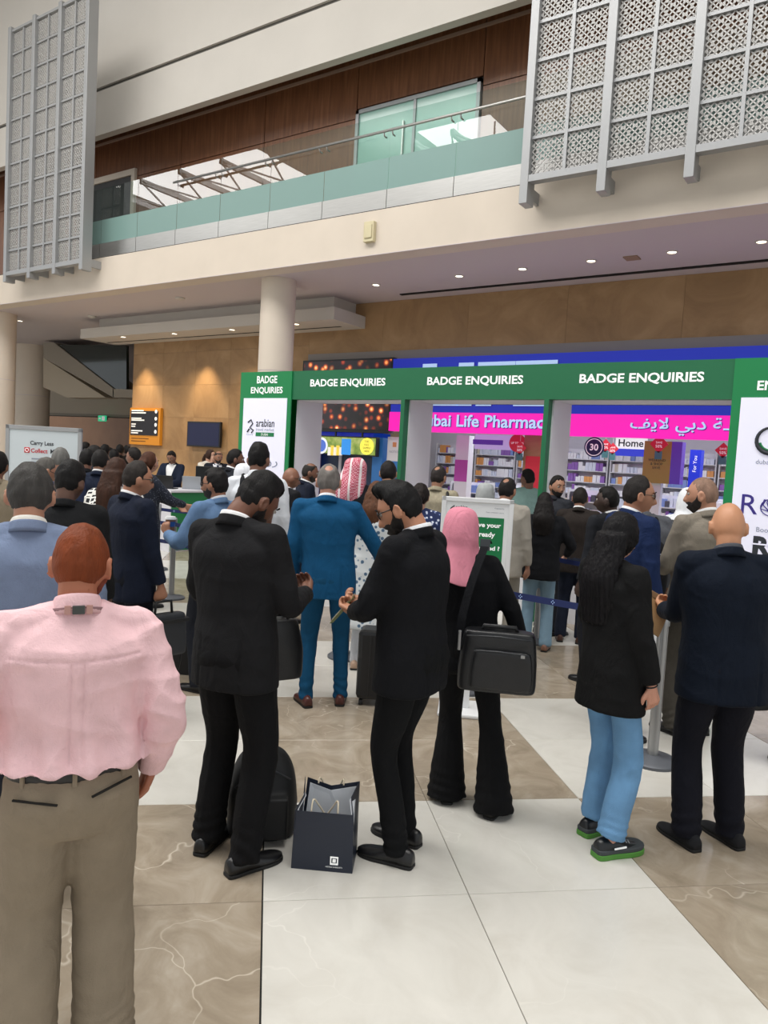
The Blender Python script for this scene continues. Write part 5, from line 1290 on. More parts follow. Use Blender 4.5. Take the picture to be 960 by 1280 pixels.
# counter staff
PPL['staff'] = person('counter clerk in a dark suit and white shirt looking down at the laptops', (216, 563), D=14.6, face=205, hface=200, nod=20, skin='#8f6650', hair=('#171413', 'short', .014), top=suit('#1b2335', seed=68, vee=('#f0f0f0', 1.05, .1)), bottom=dict(col='#1a1d26'), arms=ph_arms(1.12, .36, .1), lod=2, extra=['face'])
PPL['tie'] = person('bald man in a dark suit and tie standing behind the counter', (272, 563), D=15.2, face=170, hface=160, nod=14, skin='#9c6f57', hair=('#2a2321', 'fringe', .006), beard=('#2b211d', .005), top=suit('#20242d', seed=70, vee=('#e6e6ea', 1.05, .09, '#1d2440')), bottom=dict(col='#1a1d26'), lod=2, extra=['face'])
PPL['cream'] = person('woman in a cream top raising a hand to her face behind the counter', (262, 562), D=16.0, face=150, hface=120, skin='#c59a84', hair=('#3a261d', 'long', .011, (.2, .09)), top=dict(col='#d9d2c6', kind='tee', sleeve=1.0, hem=.85, seed=72, seam=False, name='blouse'), bottom=dict(col='#2a2c35'), arms={'R': ((.05, .18, 1.50), (.5, .4, -1), (-.2, .2, 1), (-.2, -1, 0), .5)}, lod=2, extra=['face'])
PPL['profile'] = person('man with black hair and beard in a dark suit looking right beside the stand', (293, 562), D=9.6, face=60, hface=85, skin='#6f4a39', hair=('#141110', 'short', .012), beard=('#17110f', .007), top=suit('#23262d', seed=74, vee=('#ececec', 1.05, .08)), bottom=dict(col='#1c1e24'), shirt='#eeeeee', lod=1, extra=['face'])
PPL['coffee'] = person('man in a light blue blazer and sunglasses raising a paper coffee cup', (272, 587), D=5.7, face=-42, hface=-62, skin='#9a6b52', hair=('#151313', 'short', .016), beard=('#1a1513', .008), glasses='#0d0d0f', top=suit('#5f7b9e', seed=76, fold=.005), bottom=dict(col='#23262e'), shirt='#d9dde4',
    arms={'L': ((-.22, .30, 1.22), (-.6, -.5, -.9), (0, .3, 1), (.9, .3, 0), .9)}, lod=1)
def rucksack_straps(col):
    def fn(c):
        s = c['s']
        for k in (-1, 1):
            b = MB(); b.tube([np.array(p) * s for p in [(k * .095, -.13, 1.40), (k * .1, -.075, 1.475), (k * .105, .0, 1.505), (k * .11, .09, 1.455), (k * .12, .13, 1.32)]], .018 * s, 8); b.build('strap', fabric(col), c['root'], smooth=True)
    return fn
PPL['whiteback'] = person('man in a white shirt with a rucksack seen from behind by the lit panel', (323, 556), D=6.4, face=8, hface=20, skin='#7d5745', hair=('#131111', 'fade', .014), top=dict(col='#dcdfe4', kind='shirt', hem=.9, seed=78), bottom=dict(col='#1c1e26'), lod=1, wear=[rucksack_straps('#1a1b1f')])
PPL['cap'] = person('person in a white headscarf half hidden behind the white-shirted man', (306, 582), D=7.4, face=30, skin='#b08a74', wear=[hijab('#e6e8ee', None, False)], top=dict(col='#dfe2ea', kind='tee', sleeve=1.0, hem=.85, seed=79, seam=False, name='blouse'), bottom=dict(col='#2c2e36'), lod=2)
PPL['baldglasses'] = person('bald man with glasses in a black suit sitting close to the stand', (361, 584), D=8.2, face=60, hface=75, nod=6, skin='#8a5f4a', glasses='#1b1b1d', beard=None, top=suit('#17181c', seed=80, vee=('#e6e6e6', 1.1, .08)), bottom=dict(col='#15161a'), shirt='#e2e2e2', lod=1, extra=['face'])
PPL['navylean'] = person('man in a navy suit leaning right behind the bald man with glasses', (375, 578), D=9.2, face=72, hface=90, nod=4, lean=.2, skin='#7a523f', hair=('#2a2624', 'fringe', .008), beard=('#2b2522', .006), top=suit('#161c2c', seed=82), bottom=dict(col='#12151f'), shirt='#e5e5e5', lod=1, extra=['face'])
def check_mat():
    m, nt, b = node_mat('red_white_check_cloth'); tc = N(nt, 'ShaderNodeTexCoord')
    ck = N(nt, 'ShaderNodeTexChecker', i_Scale=70.0); ck.inputs[1].default_value = lin('#b93450'); ck.inputs[2].default_value = lin('#e2a9b4'); nt.links.new(tc.outputs['Object'], ck.inputs[0])
    wv = N(nt, 'ShaderNodeTexWave', i_Scale=3.2, i_Distortion=.6); nt.links.new(tc.outputs['Object'], wv.inputs['Vector'])
    r = ramp(nt, [(.0, '#000000'), (.86, '#000000'), (.93, '#ffffff'), (1, '#ffffff')]); nt.links.new(wv.outputs[0], r.inputs[0])
    mx = N(nt, 'ShaderNodeMix', data_type='RGBA'); nt.links.new(r.outputs[0], mx.inputs[0]); nt.links.new(ck.outputs[0], mx.inputs[6]); mx.inputs[7].default_value = lin('#efe4e4'); nt.links.new(mx.outputs[2], b.inputs['Base Color']); b.inputs['Roughness'].default_value = .85
    return m
M_check = check_mat()
def kufiya(c):
    s, HC, HM = c['s'], c['HC'], c['HM']; n = 36; v = []; f = []
    rows = [(.15, .0, .02, .02), (.146, .0, .06, .06), (.12, .0, .092, .10), (.06, .0, .115, .125), (-.02, -.03, .135, .13), (-.10, -.07, .165, .13), (-.18, -.10, .175, .11), (-.25, -.12, .165, .09), (-.30, -.13, .12, .06)]
    K = cr_interp(rows, 28)
    for z, cx, rx, ry in K:
        for k in range(n):
            a = 2 * PI * k / n; low = max(0, min(1, (-z) / .2)); fo = .010 * math.sin(a * 7 + 9 * z) * low
            v.append((HC + (HM @ np.array([cx + (rx + fo) * math.sin(a), (ry + fo) * math.cos(a) - .02 - .05 * low, z]))) * s)
    for i in range(len(K) - 1):
        for k in range(n): f.append((i * n + k, i * n + (k + 1) % n, (i + 1) * n + (k + 1) % n, (i + 1) * n + k))
    f += [tuple(range(n)), tuple(range((len(K) - 1) * n, len(K) * n))[::-1]]
    b = MB(); b.add(v, f); b.build('headscarf', M_check, c['root'], smooth=True)
PPL['kufiya'] = person('man wearing a red and white checked headscarf at the first booth', (448, 576), D=7.6, face=10, hface=0, tilt=-8, skin='#8a6450', top=suit('#17191e', seed=84), bottom=dict(col='#15161a'), lod=1, wear=[kufiya])
PPL['navybooth'] = person('man with short dark hair in a navy jacket at the first booth', (486, 577), D=7.9, face=0, skin='#b18468', hair=('#1d1918', 'short', .012), top=suit('#161d30', seed=86), bottom=dict(col='#12151f'), shirt='#e8e8e8', lod=1, girth=1.06, shw=1.1)
M_floral = pattern_mat('white_blue_floral_cloth', '#dfe3e4', ['#4e6a86', '#8fa3b4'], 22, .33)
PPL['floral'] = person('brown-haired woman in a white dress with blue flowers beside the petrol blue suit', (470, 602), D=6.5, face=10, hface=15, nod=6, skin='#c79a84', hair=('#5b3a27', 'long', .012, (.32, .10)), top=dict(col='#ffffff', col_m=M_floral, kind='dress', hem=.4, flare=.04, loose=.01, seed=88, seam=False), bottom=dict(col='#c9cbd0', kind='slim'), arms={'R': ((.20, .28, .95), (.6, -.8, -.3))}, lod=1, shoes='#b99a84')
M_floral2 = pattern_mat('navy_floral_cloth', '#1c2a55', ['#d7dbe6', '#5a6fa8'], 26, .33)
PPL['navyfloral'] = person('woman with dark pinned-up hair in a navy floral top', (526, 606), D=6.9, face=5, skin='#b98a72', hair=('#1c1412', 'bun', .018), top=dict(col='#ffffff', col_m=M_floral2, kind='tee', sleeve=1.0, hem=.78, seed=90, seam=False, loose=.01, name='blouse'), bottom=dict(col='#23262f'), lod=1)
PPL['beige22'] = person('balding man in a beige jacket with a shoulder bag at the second booth', (548, 583), D=8.3, face=15, hface=30, skin='#a2765e', hair=('#2d2725', 'bald_spot', .010), top=suit('#a39a84', seed=92), bottom=dict(col='#4d493f'), lod=1)
PPL['greyhijab'] = person('person in a light grey headscarf behind the white frame sign', (607, 606), D=8.0, face=5, skin='#b98a72', top=dict(col='#8d9094', kind='coat', hem=.5, flare=.03, seed=94, collar_m=False, vent=False), bottom=dict(col='#3a3c42'), lod=2, wear=[hijab('#a9acac')])
PPL['suit26'] = person('man with receding black hair in a pale linen suit beside the white frame sign', (634, 598), D=7.2, face=10, hface=25, skin='#9c6f58', hair=('#191514', 'bald_spot', .010), top=suit('#a09a90', seed=96), bottom=dict(col='#8d887e'), lod=1, shirt='#e4e4e2')
PPL['tshirt'] = person('man in a pale green striped t-shirt by the shop entrance', (662, 587), D=10.2, face=-10, hface=-50, skin='#7a5240', hair=('#151211', 'short', .012), top=dict(col='#8fb0a8', kind='tee', sleeve=.5, hem=.85, seed=98, seam=False), bottom=dict(col='#3a4250'), lod=2)
PPL['woman28'] = person('woman with long dark hair in a black top and light jeans by the third booth', (685, 617), feet=(668, 812), h=1.62, face=0, skin='#b98a72', hair=('#14100f', 'long', .013, (.36, .12)), top=dict(col='#131418', kind='jacket', hem=.80, seed=100, collar_m=False, vent=False, loose=.01), bottom=dict(col='#7d99ac', kind='jeans', crease=False), shoes='#7a5645', lod=1, arms={'L': ((-.26, .20, 1.02), (-.5, -.8, -.4)), 'R': ((.28, .22, 1.06), (.6, -.7, -.4))})
PPL['face29'] = person('bearded man with black hair looking back over his shoulder by the third booth', (697, 595), D=8.35, face=40, hface=150, skin='#a5785f', hair=('#171312', 'short', .011), beard=('#17110f', .006), top=suit('#2b2d33', seed=102), bottom=dict(col='#22242a'), lod=1, extra=['face'])
PPL['brown30'] = person('man in a dark brown suit seen from behind at the third booth', (726, 610), D=8.0, face=5, skin='#8a614c', hair=('#1d1815', 'short', .010), top=suit('#2b2522', seed=104), bottom=dict(col='#1f2534'), shirt='#e6e6e6', shoes='#4a2c20', lod=1, girth=1.05)
PPL['dark31'] = person('dark-skinned man in profile facing left behind the man with glasses', (763, 609), D=6.5, face=-50, hface=-80, skin='#3c2a22', hair=('#0f0d0c', 'short', .010), top=suit('#1f2126', seed=106), bottom=dict(col='#1a1c22'), shirt='#e4e4e4', lod=1, extra=['face'])
PPL['glasses32'] = person('man with receding hair and glasses in a navy suit facing right', (796, 596), D=5.15, face=52, hface=78, nod=2, skin='#a5745a', hair=('#1f1b1a', 'receding', .012), glasses='#4a3a30', top=suit('#16264a', seed=108, vee=('#e6eaf2', 1.08, .08)), bottom=dict(col='#131a30', kind='slim', seed=36), shirt='#e8ebf0', lod=0, girth=1.05, extra=['face'], stance=((-.12, .05, 6), (.10, -.05, -6)))
PPL['grey34'] = person('man in a mid grey suit with a rucksack half hidden behind the bald man', (804, 606), D=6.1, face=-25, hface=-40, skin='#7d5a48', hair=('#171413', 'short', .011), top=suit('#5c5e64', seed=110), bottom=dict(col='#2b2d33'), lod=1, shw=1.12, girth=1.12, wear=[rucksack_straps('#1b1c20')])
def ghutra(c): hijab('#e9ebee', None, False, 1.06)(c)
PPL['thobe'] = person('man in a white robe and white headcloth behind the beige suit', (862, 612), D=6.9, face=30, hface=40, nod=8, skin='#a77d64', top=dict(col='#dfe2e6', kind='thobe', hem=.12, flare=.03, loose=.012, seed=112, seam=False), bottom=None, shoes='#5a4636', lod=1, wear=[ghutra])
PPL['beige35'] = person('shaven-headed bearded man in a taupe suit facing left', (884, 597), D=5.3, face=-42, hface=-82, skin='#b5846a', hair=('#8a6e5e', 'stubble', .003), beard=('#1d1614', .013), top=suit('#857d71', seed=114, fold=.006), bottom=dict(col='#4a463f'), shirt='#ececec', lod=0, girth=1.03, extra=['face'], arms=ph_arms(1.08, .26, .08))
PPL['edge_right'] = person('person in pale green at the right edge of the photo', (1034, 622), D=4.7, face=-10, skin='#a5765c', hair=('#171413', 'short', .012), top=dict(col='#9db8ac', kind='tee', sleeve=1.0, hem=.8, seed=116, loose=.015, seam=False, name='blouse'), bottom=dict(col='#2a2c33'), lod=2)
# ================================================================== signs, barriers, counter, bags, things in hands
def facing_cam(p):
    return math.atan2(p[0], -p[1]) if False else math.atan2(-p[0], p[1])      # local -Y looks back to the viewpoint side
M_frame_w = mat('frame_white', '#e4e5e6', .45)
M_bagblack = mat('bag_black', '#0f1012', .6, bump=.2, bscale=300)
M_bagshine = mat('bag_leather', '#101114', .38, bump=.15, bscale=180)
# --- white framed notice in the middle
g = at_z(600, 898); D0 = float((g - [0, 0, CAM_H]) @ CF)
tl, tr = at_d(553, 619, D0 + .03), at_d(643, 626, D0 - .03)
ns = thing('notice_stand', 'white framed stand sign asking visitors to have their badge ready', 'sign', (float((tl[0] + tr[0]) / 2), float((tl[1] + tr[1]) / 2), 0), math.atan2(tr[1] - tl[1], tr[0] - tl[0]))
W, ztop, HB = math.hypot(tr[0] - tl[0], tr[1] - tl[1]), float((tl[2] + tr[2]) / 2), .82
fr = MB(); fr.box(-W / 2, W / 2, -.015, .015, ztop - .035, ztop).box(-W / 2, W / 2, -.015, .015, ztop - HB, ztop - HB + .035).box(-W / 2, -W / 2 + .035, -.015, .015, ztop - HB, ztop).box(W / 2 - .035, W / 2, -.015, .015, ztop - HB, ztop)
fr.build('frame', M_frame_w, ns, bevel=.005)
pn = MB().box(-W / 2 + .03, W / 2 - .03, -.004, .006, ztop - HB + .03, ztop - .03).build('panel', mat('notice_white', '#e9ebec', .5), ns)
MB().box(-W / 2 + .065, W / 2 - .065, -.007, -.004, ztop - HB + .06, ztop - .14).build('green_field', mat('notice_green', '#0c7a45', .5), pn)
text('lettering', 'arabian', M_textdark, pn, (-W / 2 + .105, -.006, ztop - .075), width=.085, height=.03, align='LEFT', bold=.02)
mb = MB(); mb.tube([(-W / 2 + .065, -.006, ztop - .09), (-W / 2 + .095, -.006, ztop - .065)], .004, 5); mb.tube([(-W / 2 + .07, -.006, ztop - .1), (-W / 2 + .09, -.006, ztop - .115)], .004, 5); mb.build('logo_mark', M_textdark, pn)
MB().box(-W / 2 + .105, -W / 2 + .19, -.006, -.004, ztop - .118, ztop - .1).build('logo_bar', M_textdark, pn)
text('lettering', 'Organised by', M_textgrey, pn, (W / 2 - .07, -.006, ztop - .07), width=.07, align='RIGHT'); text('lettering', 'Dubai exhibition centre', M_textgrey, pn, (W / 2 - .07, -.006, ztop - .1), width=.13, align='RIGHT')
for k, (s_, w_) in enumerate((('Please have your', .36), ('badge ready', .25), ('Not registered ?', .34))):
    text('lettering', s_, M_textwhite, pn, (W / 2 - .085, -.009, ztop - .20 - [0, .07, .17][k]), width=w_, height=.045 if k != 2 else .042, align='RIGHT', bold=.03) if k != 1 else text('lettering', s_, M_textwhite, pn, (W / 2 - .125, -.009, ztop - .27), width=w_, height=.048, align='RIGHT', bold=.03)
MB().box(-.03, .03, .016, .05, .03, ztop - .1).build('pole', M_frame_w, ns, bevel=.004)
MB().box(-.2, .2, -.14, .22, 0, .03).build('foot_plate', M_frame_w, ns, bevel=.01)
# --- carry less board
DB = 8.9; tl, tr = at_d(8, 530, DB), at_d(103, 536, DB)
cb = thing('display_board', 'grey framed board reading carry less at the left edge', 'sign', (float((tl[0] + tr[0]) / 2), float((tl[1] + tr[1]) / 2), 0), math.atan2(tr[1] - tl[1], tr[0] - tl[0]))
W, zt = math.hypot(tr[0] - tl[0], tr[1] - tl[1]), float((tl[2] + tr[2]) / 2)
fr = MB(); fr.box(-W / 2, W / 2, -.02, .02, zt - .05, zt).box(-W / 2, -W / 2 + .045, -.02, .02, .1, zt).box(W / 2 - .045, W / 2, -.02, .02, .1, zt).box(-W / 2, W / 2, -.02, .02, .1, .15); fr.build('frame', M_alu, cb, bevel=.004)
pn = MB().box(-W / 2 + .04, W / 2 - .04, -.008, .008, .15, zt - .04).build('panel', mat('board_face', '#c9d2d6', .5), cb)
text('lettering', 'Carry Less', M_textdark, pn, (-.02, -.012, zt - .21), width=.28, bold=.02)
MB().box(-.23, -.165, -.012, -.008, zt - .325, zt - .26).build('logo_badge', M_red, pn, bevel=.004)
mb = MB(); mb.tube([(-.197 + .02 * math.cos(t), -.014, zt - .292 + .02 * math.sin(t)) for t in np.linspace(0, 2 * PI, 14, endpoint=False)], .004, 5, closed=True); mb.build('logo_ring', M_textwhite, pn)
text('lettering', 'Collect', M_red, pn, (-.05, -.012, zt - .295), width=.2, bold=.02)
text('lettering', 'More', M_textdark, pn, (.16, -.012, zt - .295), width=.15, bold=.02)
for k in range(3): MB().box(-.14, .12 - .03 * k, -.011, -.008, zt - .40 - .04 * k, zt - .385 - .04 * k).build('small_print', M_textgrey, pn)
for sx in (-1, 1): MB().box(sx * (W / 2 - .1) - .03, sx * (W / 2 - .1) + .03, -.25, .25, 0, .1).build('foot', M_alu, cb, bevel=.006)

# --- belt barriers
M_post = mat('barrier_steel', '#9b9c9d', .32, .75); M_basegrey = mat('barrier_base', '#5d6066', .5, .3)
def stanchion(x, y, label):
    r = thing('belt_stanchion', label, 'barrier post', (x, y, 0), group='belt barrier posts')
    MB().lathe([(.165, 0), (.165, .018), (.15, .03), (.06, .042), (.045, .05)], 28).build('base', M_basegrey, r, auto=40)
    MB().lathe([(.034, .05), (.034, .90)], 20).build('pole', M_post, r, auto=40)
    MB().lathe([(.04, .90), (.04, 1.0), (.03, 1.012)], 20).build('head', M_post, r, auto=40)
    MB().box(-.012, .012, -.045, -.036, .915, .985).build('belt_slot', M_black_pl, r)
    return r
def belt(a, b, z, label, sag=.03):
    r = thing('barrier_belt', label, 'barrier belt', (float(a[0]), float(a[1]), 0)); a, b = np.array(a[:2], float), np.array(b[:2], float)
    d = b - a; L = np.linalg.norm(d); u = d / L; mb = MB(); n = 14; v = []; f = []; w = np.array([-u[1], u[0]]) * .002
    for i in range(n + 1):
        t = i / n; q = u * (.04 + (L - .08) * t); zz = z - sag * 4 * t * (1 - t)
        v += [(q[0] - w[0], q[1] - w[1], zz - .024), (q[0] + w[0], q[1] + w[1], zz - .024), (q[0] + w[0], q[1] + w[1], zz + .024), (q[0] - w[0], q[1] - w[1], zz + .024)]
    for i in range(n): f += [(4 * i + j, 4 * i + (j + 1) % 4, 4 * i + 4 + (j + 1) % 4, 4 * i + 4 + j) for j in range(4)]
    mb.add(v, f + [(3, 2, 1, 0), (4 * n, 4 * n + 1, 4 * n + 2, 4 * n + 3)]); st_ = mb.build('strap', M_navy, r)
    for t in np.arange(.18, .95, .28 / max(L, .3)):                        # woven emblem: ring of dots
        q = u * L * t; zz = z - sag * 4 * t * (1 - t); e = MB(); nn = np.array([u[1], -u[0]]); nn = nn if nn @ (a + q) < 0 else -nn
        for k in range(4):
            an = PI / 2 * k; c0 = q + u * .011 * math.cos(an) + nn * .004; e.bar((c0[0], c0[1], zz + .011 * math.sin(an) - .003), (c0[0], c0[1], zz + .011 * math.sin(an) + .003), .006, .003)
        tag(e.build('emblem', M_signletter, st_), kind='stuff')
    return r
s1, s2, s3 = at_z(214, 748), at_z(670, 803), at_z(815, 952)
sm = s3 * .52 + s1 * .48
stanchion(s1[0], s1[1], 'steel belt post standing alone on the floor left of the black suit')
stanchion(s2[0], s2[1], 'steel belt post behind the light jeans by the third booth')
stanchion(s3[0], s3[1], 'steel belt post between the long-haired woman and the bald man')
stanchion(sm[0], sm[1], 'steel belt post behind the petrol blue suit')
belt(s3, sm, .93, 'navy barrier belt running left from the post beside the bald man')
belt(sm, s1, .93, 'upper navy belt between the middle and left barrier posts'); belt(sm, s1, .70, 'lower navy belt between the middle and left barrier posts')
s0 = s1 + np.array([-2.3, .35, 0]); stanchion(s0[0], s0[1], 'steel belt post hidden behind the navy suit on the left')
belt(s1, s0, .93, 'upper navy belt left of the lone barrier post'); belt(s1, s0, .70, 'lower navy belt left of the lone barrier post')
q0 = at_d(545, 690, 6.35); q0[2] = 0; dl = (s1 - s3) / np.linalg.norm(s1 - s3); q1 = q0 - dl * .4; q2 = q0 + dl * 2.6
stanchion(q1[0], q1[1], 'steel belt post hidden behind the white framed stand sign')
s5 = s2 + np.array([1.05, -.15, 0]); stanchion(s5[0], s5[1], 'steel belt post hidden behind the taupe suit'); belt(s2, s5, .94, 'navy belt right of the light jeans by the third booth')
belt(q1, q2, .94, 'navy belt passing behind the woman in the flowered dress')
stanchion(q2[0], q2[1], 'steel belt post hidden in the crowd left of the first booth')
q3 = at_z(196, 712); q4 = at_z(300, 716)
stanchion(q3[0], q3[1], 'steel belt post in front of the green counter'); stanchion(q4[0], q4[1], 'steel belt post behind the coffee drinker')
belt(q3, q4, .93, 'navy belt in front of the green counter')

# --- registration counter
c0 = at_z(211, 690)
rc = thing('reception_counter', 'green and white reception counter with laptops on top', 'counter', (float(c0[0]), float(c0[1]), 0))
MB().box(-.75, 0, 0, 1.45, 0, 1.08).build('body', M_whitepanel, rc)
MB().box(0, .012, .02, 1.43, .02, 1.07).build('green_front', mat('counter_green', '#0f7a3e', .5), rc)
MB().box(-.8, .06, -.05, 1.5, 1.08, 1.12).build('worktop', M_whitepanel, rc, bevel=.006)
def laptop(x, y, rz, col, label):
    r = thing('laptop', label, 'laptop', (x, y, 1.12), rz)
    MB().box(-.17, .17, -.12, .12, 0, .018).build('keyboard_base', col, r, bevel=.004)
    o = MB().box(-.17, .17, -.006, .006, 0, .24).build('lid', col, r, bevel=.004, loc=(0, -.12, .016)); o.rotation_euler = (.25, 0, 0)
    return r
M_silver = mat('laptop_silver', '#a9adb2', .4, .4)
laptop(c0[0] - .45, c0[1] + .28, .5, M_black_pl, 'dark laptop at the near end of the green counter')
laptop(c0[0] - .3, c0[1] + .75, .75, M_silver, 'silver laptop in the middle of the green counter')
mo = thing('monitor', 'black monitor on the far half of the green counter', 'monitor', (float(c0[0]) - .3, float(c0[1]) + 1.2, 1.12), .9)
MB().box(-.12, .12, -.08, .08, 0, .015).build('foot', M_black_pl, mo); MB().box(-.02, .02, -.015, .015, .015, .12).build('neck', M_black_pl, mo)
MB().box(-.28, .28, -.02, .02, .1, .44).build('housing', M_black_pl, mo, bevel=.006)

# --- bags
def hang_local(c, loc, rz=0.0):
    p = world(c, loc); return (p.x, p.y, p.z), c['root'].rotation_euler.z + rz
def soft_box(name, w, d, h, m, parent, vox=.008, loc=None, sq=5.0, taper=.92):
    mb = MB(); loft(mb, [(0, 0, 0, w / 2 * .9, d / 2 * .9), (h * .06, 0, 0, w / 2, d / 2), (h * .5, 0, 0, w / 2, d / 2), (h * .93, 0, 0, w / 2 * taper, d / 2 * taper), (h, 0, 0, w / 2 * taper * .88, d / 2 * taper * .8)], 40, 24, sq)
    me = remesh(mb, vox, 4); cloth_folds(me, .0018, 77, 30); me.materials.append(m); me.name = name
    return link(name, me, parent, loc)
c = PPL['hijab']
p, rz = hang_local(c, (.115, -.25, .785))
lb = thing('laptop_bag', 'black laptop bag with zips hanging at the hip of the woman in the pink headscarf', 'bag', p, rz + .05)
soft_box('body', .39, .13, .31, M_bagshine, lb)
pk = soft_box('front_pocket', .31, .05, .20, M_bagshine, lb, loc=(.02, -.06, .02))
MB().tube([(-.12, -.092, .215), (0, -.094, .222), (.15, -.09, .212)], .004, 6).build('zip', mat('zip_dark', '#35373b', .4), lb, smooth=True)
MB().tube([(-.16, -.074, .285), (0, -.078, .293), (.16, -.074, .285)], .004, 6).build('zip', mat('zip_dark', '#35373b', .4), lb, smooth=True)
MB().box(.11, .13, -.1, -.094, .2, .215).build('zip_puller', M_post, lb); MB().box(-.205, -.19, -.05, -.03, .2, .3).build('buckle', M_post, lb, bevel=.003)
MB().tube([(-.09, -.01, .3), (-.08, -.01, .33), (.08, -.01, .33), (.09, -.01, .3)], .011, 8).build('handle', M_bagshine, lb, smooth=True)
sb = MB(); S0 = c['s']
for i in range(1): pass
path = [(-.20, .0, .27), (-.19, -.0, .38), (-.155, .03, .55), (-.11, .10, .70), (-.10, .17, .745), (-.09, .25, .72)]
v = []; f = []
K = cr_interp(path, 22)
for q in K: v += [(q[0] - .021, q[1] - .004, q[2]), (q[0] + .021, q[1] - .004, q[2]), (q[0] + .021, q[1] + .002, q[2]), (q[0] - .021, q[1] + .002, q[2])]
for i in range(len(K) - 1): f += [(4 * i + j, 4 * i + (j + 1) % 4, 4 * i + 4 + (j + 1) % 4, 4 * i + 4 + j) for j in range(4)]
sb.add(v, f); so = sb.build('shoulder_strap', fabric('#16171b'), lb)
MB().box(-.026, .026, -.012, -.004, -.03, .03).build('strap_adjuster', mat('strap_grey', '#3c4046', .5), so, loc=tuple(K[14]))
# backpack on the floor
g = at_z(326, 1040); bp = thing('backpack', 'black backpack standing on the floor behind the black-suited legs', 'bag', (float(g[0]), float(g[1]), 0), .75)
mb = MB(); loft(mb, [(0, 0, 0, .14, .09), (.03, 0, 0, .165, .115), (.2, 0, .0, .17, .12), (.32, 0, .01, .15, .10), (.40, 0, .02, .10, .07), (.43, 0, .02, .04, .03)], 36, 26, 2.8)
mb.add(*(lambda b: (b.v, b.f))(MB().box(-.12, .12, -.165, -.05, .04, .24)))
me = remesh(mb, .009, 5); cloth_folds(me, .004, 91, 22); me.materials.append(M_bagblack); me.name = 'body'; link('body', me, bp)
MB().tube([(-.13, -.10, .27), (-.06, -.12, .34), (.04, -.11, .36), (.13, -.08, .30)], .005, 6).build('zip', mat('zip_dark', '#35373b'), bp, smooth=True)
MB().tube([(-.04, .04, .42), (-.03, .04, .46), (.03, .04, .46), (.04, .04, .42)], .009, 8).build('grab_handle', M_bagblack, bp, smooth=True)
MB().box(-.012, .012, -.006, .006, -.03, .02).build('red_tag', M_red, bp, loc=(-.02, -.02, .44))
for k in (-1, 1): MB().tube([(k * .09, .12, .36), (k * .1, .19, .2), (k * .1, .2, .06), (k * .16, .24, .012), (k * .3, .2, .01)], .012, 8).build('strap', M_bagblack, bp, smooth=True)
# navy paper shopping bag
a, b, cc = at_z(364, 1085), at_z(440, 1092), at_z(450, 1054)
sg = thing('shopping_bag', 'dark navy paper shopping bag with rope handles standing open on the floor', 'bag', (float((a[0] + b[0]) / 2), float((a[1] + b[1]) / 2), 0), math.atan2(b[1] - a[1], b[0] - a[0]))
W = math.hypot(b[0] - a[0], b[1] - a[1]); DPT = .20; HB = .295
M_paper = mat('navy_paper', '#1b2334', .45); M_paperw = mat('white_paper_inside', '#dfe3e8', .7)
def sheet(nm, pts, m, par, th=.003):
    P = [np.array(q, float) for q in pts]; n_ = np.cross(P[1] - P[0], P[2] - P[0]); n_ /= np.linalg.norm(n_); n = len(P)
    mb = MB(); mb.add([q - n_ * th / 2 for q in P] + [q + n_ * th / 2 for q in P], [tuple(range(n - 1, -1, -1)), tuple(range(n, 2 * n))] + [(i, (i + 1) % n, n + (i + 1) % n, n + i) for i in range(n)]); return mb.build(nm, m, par)
h2 = HB
fp = sheet('front_side', [(-W / 2, 0, 0), (W / 2, 0, 0), (W / 2 - .008, -.012, h2 - .02), (-W / 2 + .012, -.012, h2 - .02)], M_paper, sg)
sheet('back_side', [(-W / 2, DPT, 0), (W / 2, DPT, 0), (W / 2 - .005, DPT + .03, h2 + .03), (0, DPT + .015, h2 + .005), (-W / 2 + .02, DPT + .03, h2 + .03)], M_paper, sg)
for k in (-1, 1):
    sheet('gusset', [(k * W / 2, 0, 0), (k * (W / 2 - .008), -.012, h2 - .02), (k * (W / 2 - .03), DPT / 2, h2 + .01), (k * (W / 2 - .004), DPT / 2, .08)], M_paper, sg); sheet('gusset', [(k * W / 2, DPT, 0), (k * (W / 2 - .004), DPT / 2, .08), (k * (W / 2 - .03), DPT / 2, h2 + .01), (k * (W / 2 - .008), DPT + .03, h2 + .03)], M_paper, sg)
    sheet('gusset', [(k * W / 2, 0, 0), (k * (W / 2 - .004), DPT / 2, .08), (k * W / 2, DPT, 0)], M_paper, sg)
sheet('lining', [(-W / 2 + .012, DPT - .004, .02), (W / 2 - .012, DPT - .004, .02), (W / 2 - .02, DPT + .018, h2 + .01), (0, DPT + .002, h2 - .012), (-W / 2 + .035, DPT + .018, h2 + .01)], M_paperw, sg)
for k in (-1, 1): sheet('lining', [(k * (W / 2 - .008), .01, .02), (k * (W / 2 - .016), -.004, h2 - .026), (k * (W / 2 - .036), DPT / 2, h2), (k * (W / 2 - .016), DPT - .01, h2 - .02), (k * (W / 2 - .01), DPT - .01, .02)], M_paperw, sg, .002)
sheet('base', [(-W / 2, 0, .004), (W / 2, 0, .004), (W / 2, DPT, .004), (-W / 2, DPT, .004)], M_paperw, sg)
M_rope = mat('rope', '#d8ccb4', .8)
for y, dz in ((-.002, -.02), (DPT - .006, .03)):
    MB().tube(cr_interp([(-.06, y, h2 - .01 + dz), (-.055, y + .02, h2 + .03 + dz * .3), (-.03, y + .05, h2 - .02), (.0, y + .06, h2 - .06), (.03, y + .05, h2 - .02), (.055, y + .02, h2 + .03 + dz * .3), (.06, y, h2 - .01 + dz)], 26), .004, 6).build('rope_handle', M_rope, sg, smooth=True)
lg = MB(); lx, lz = W * .20, .055
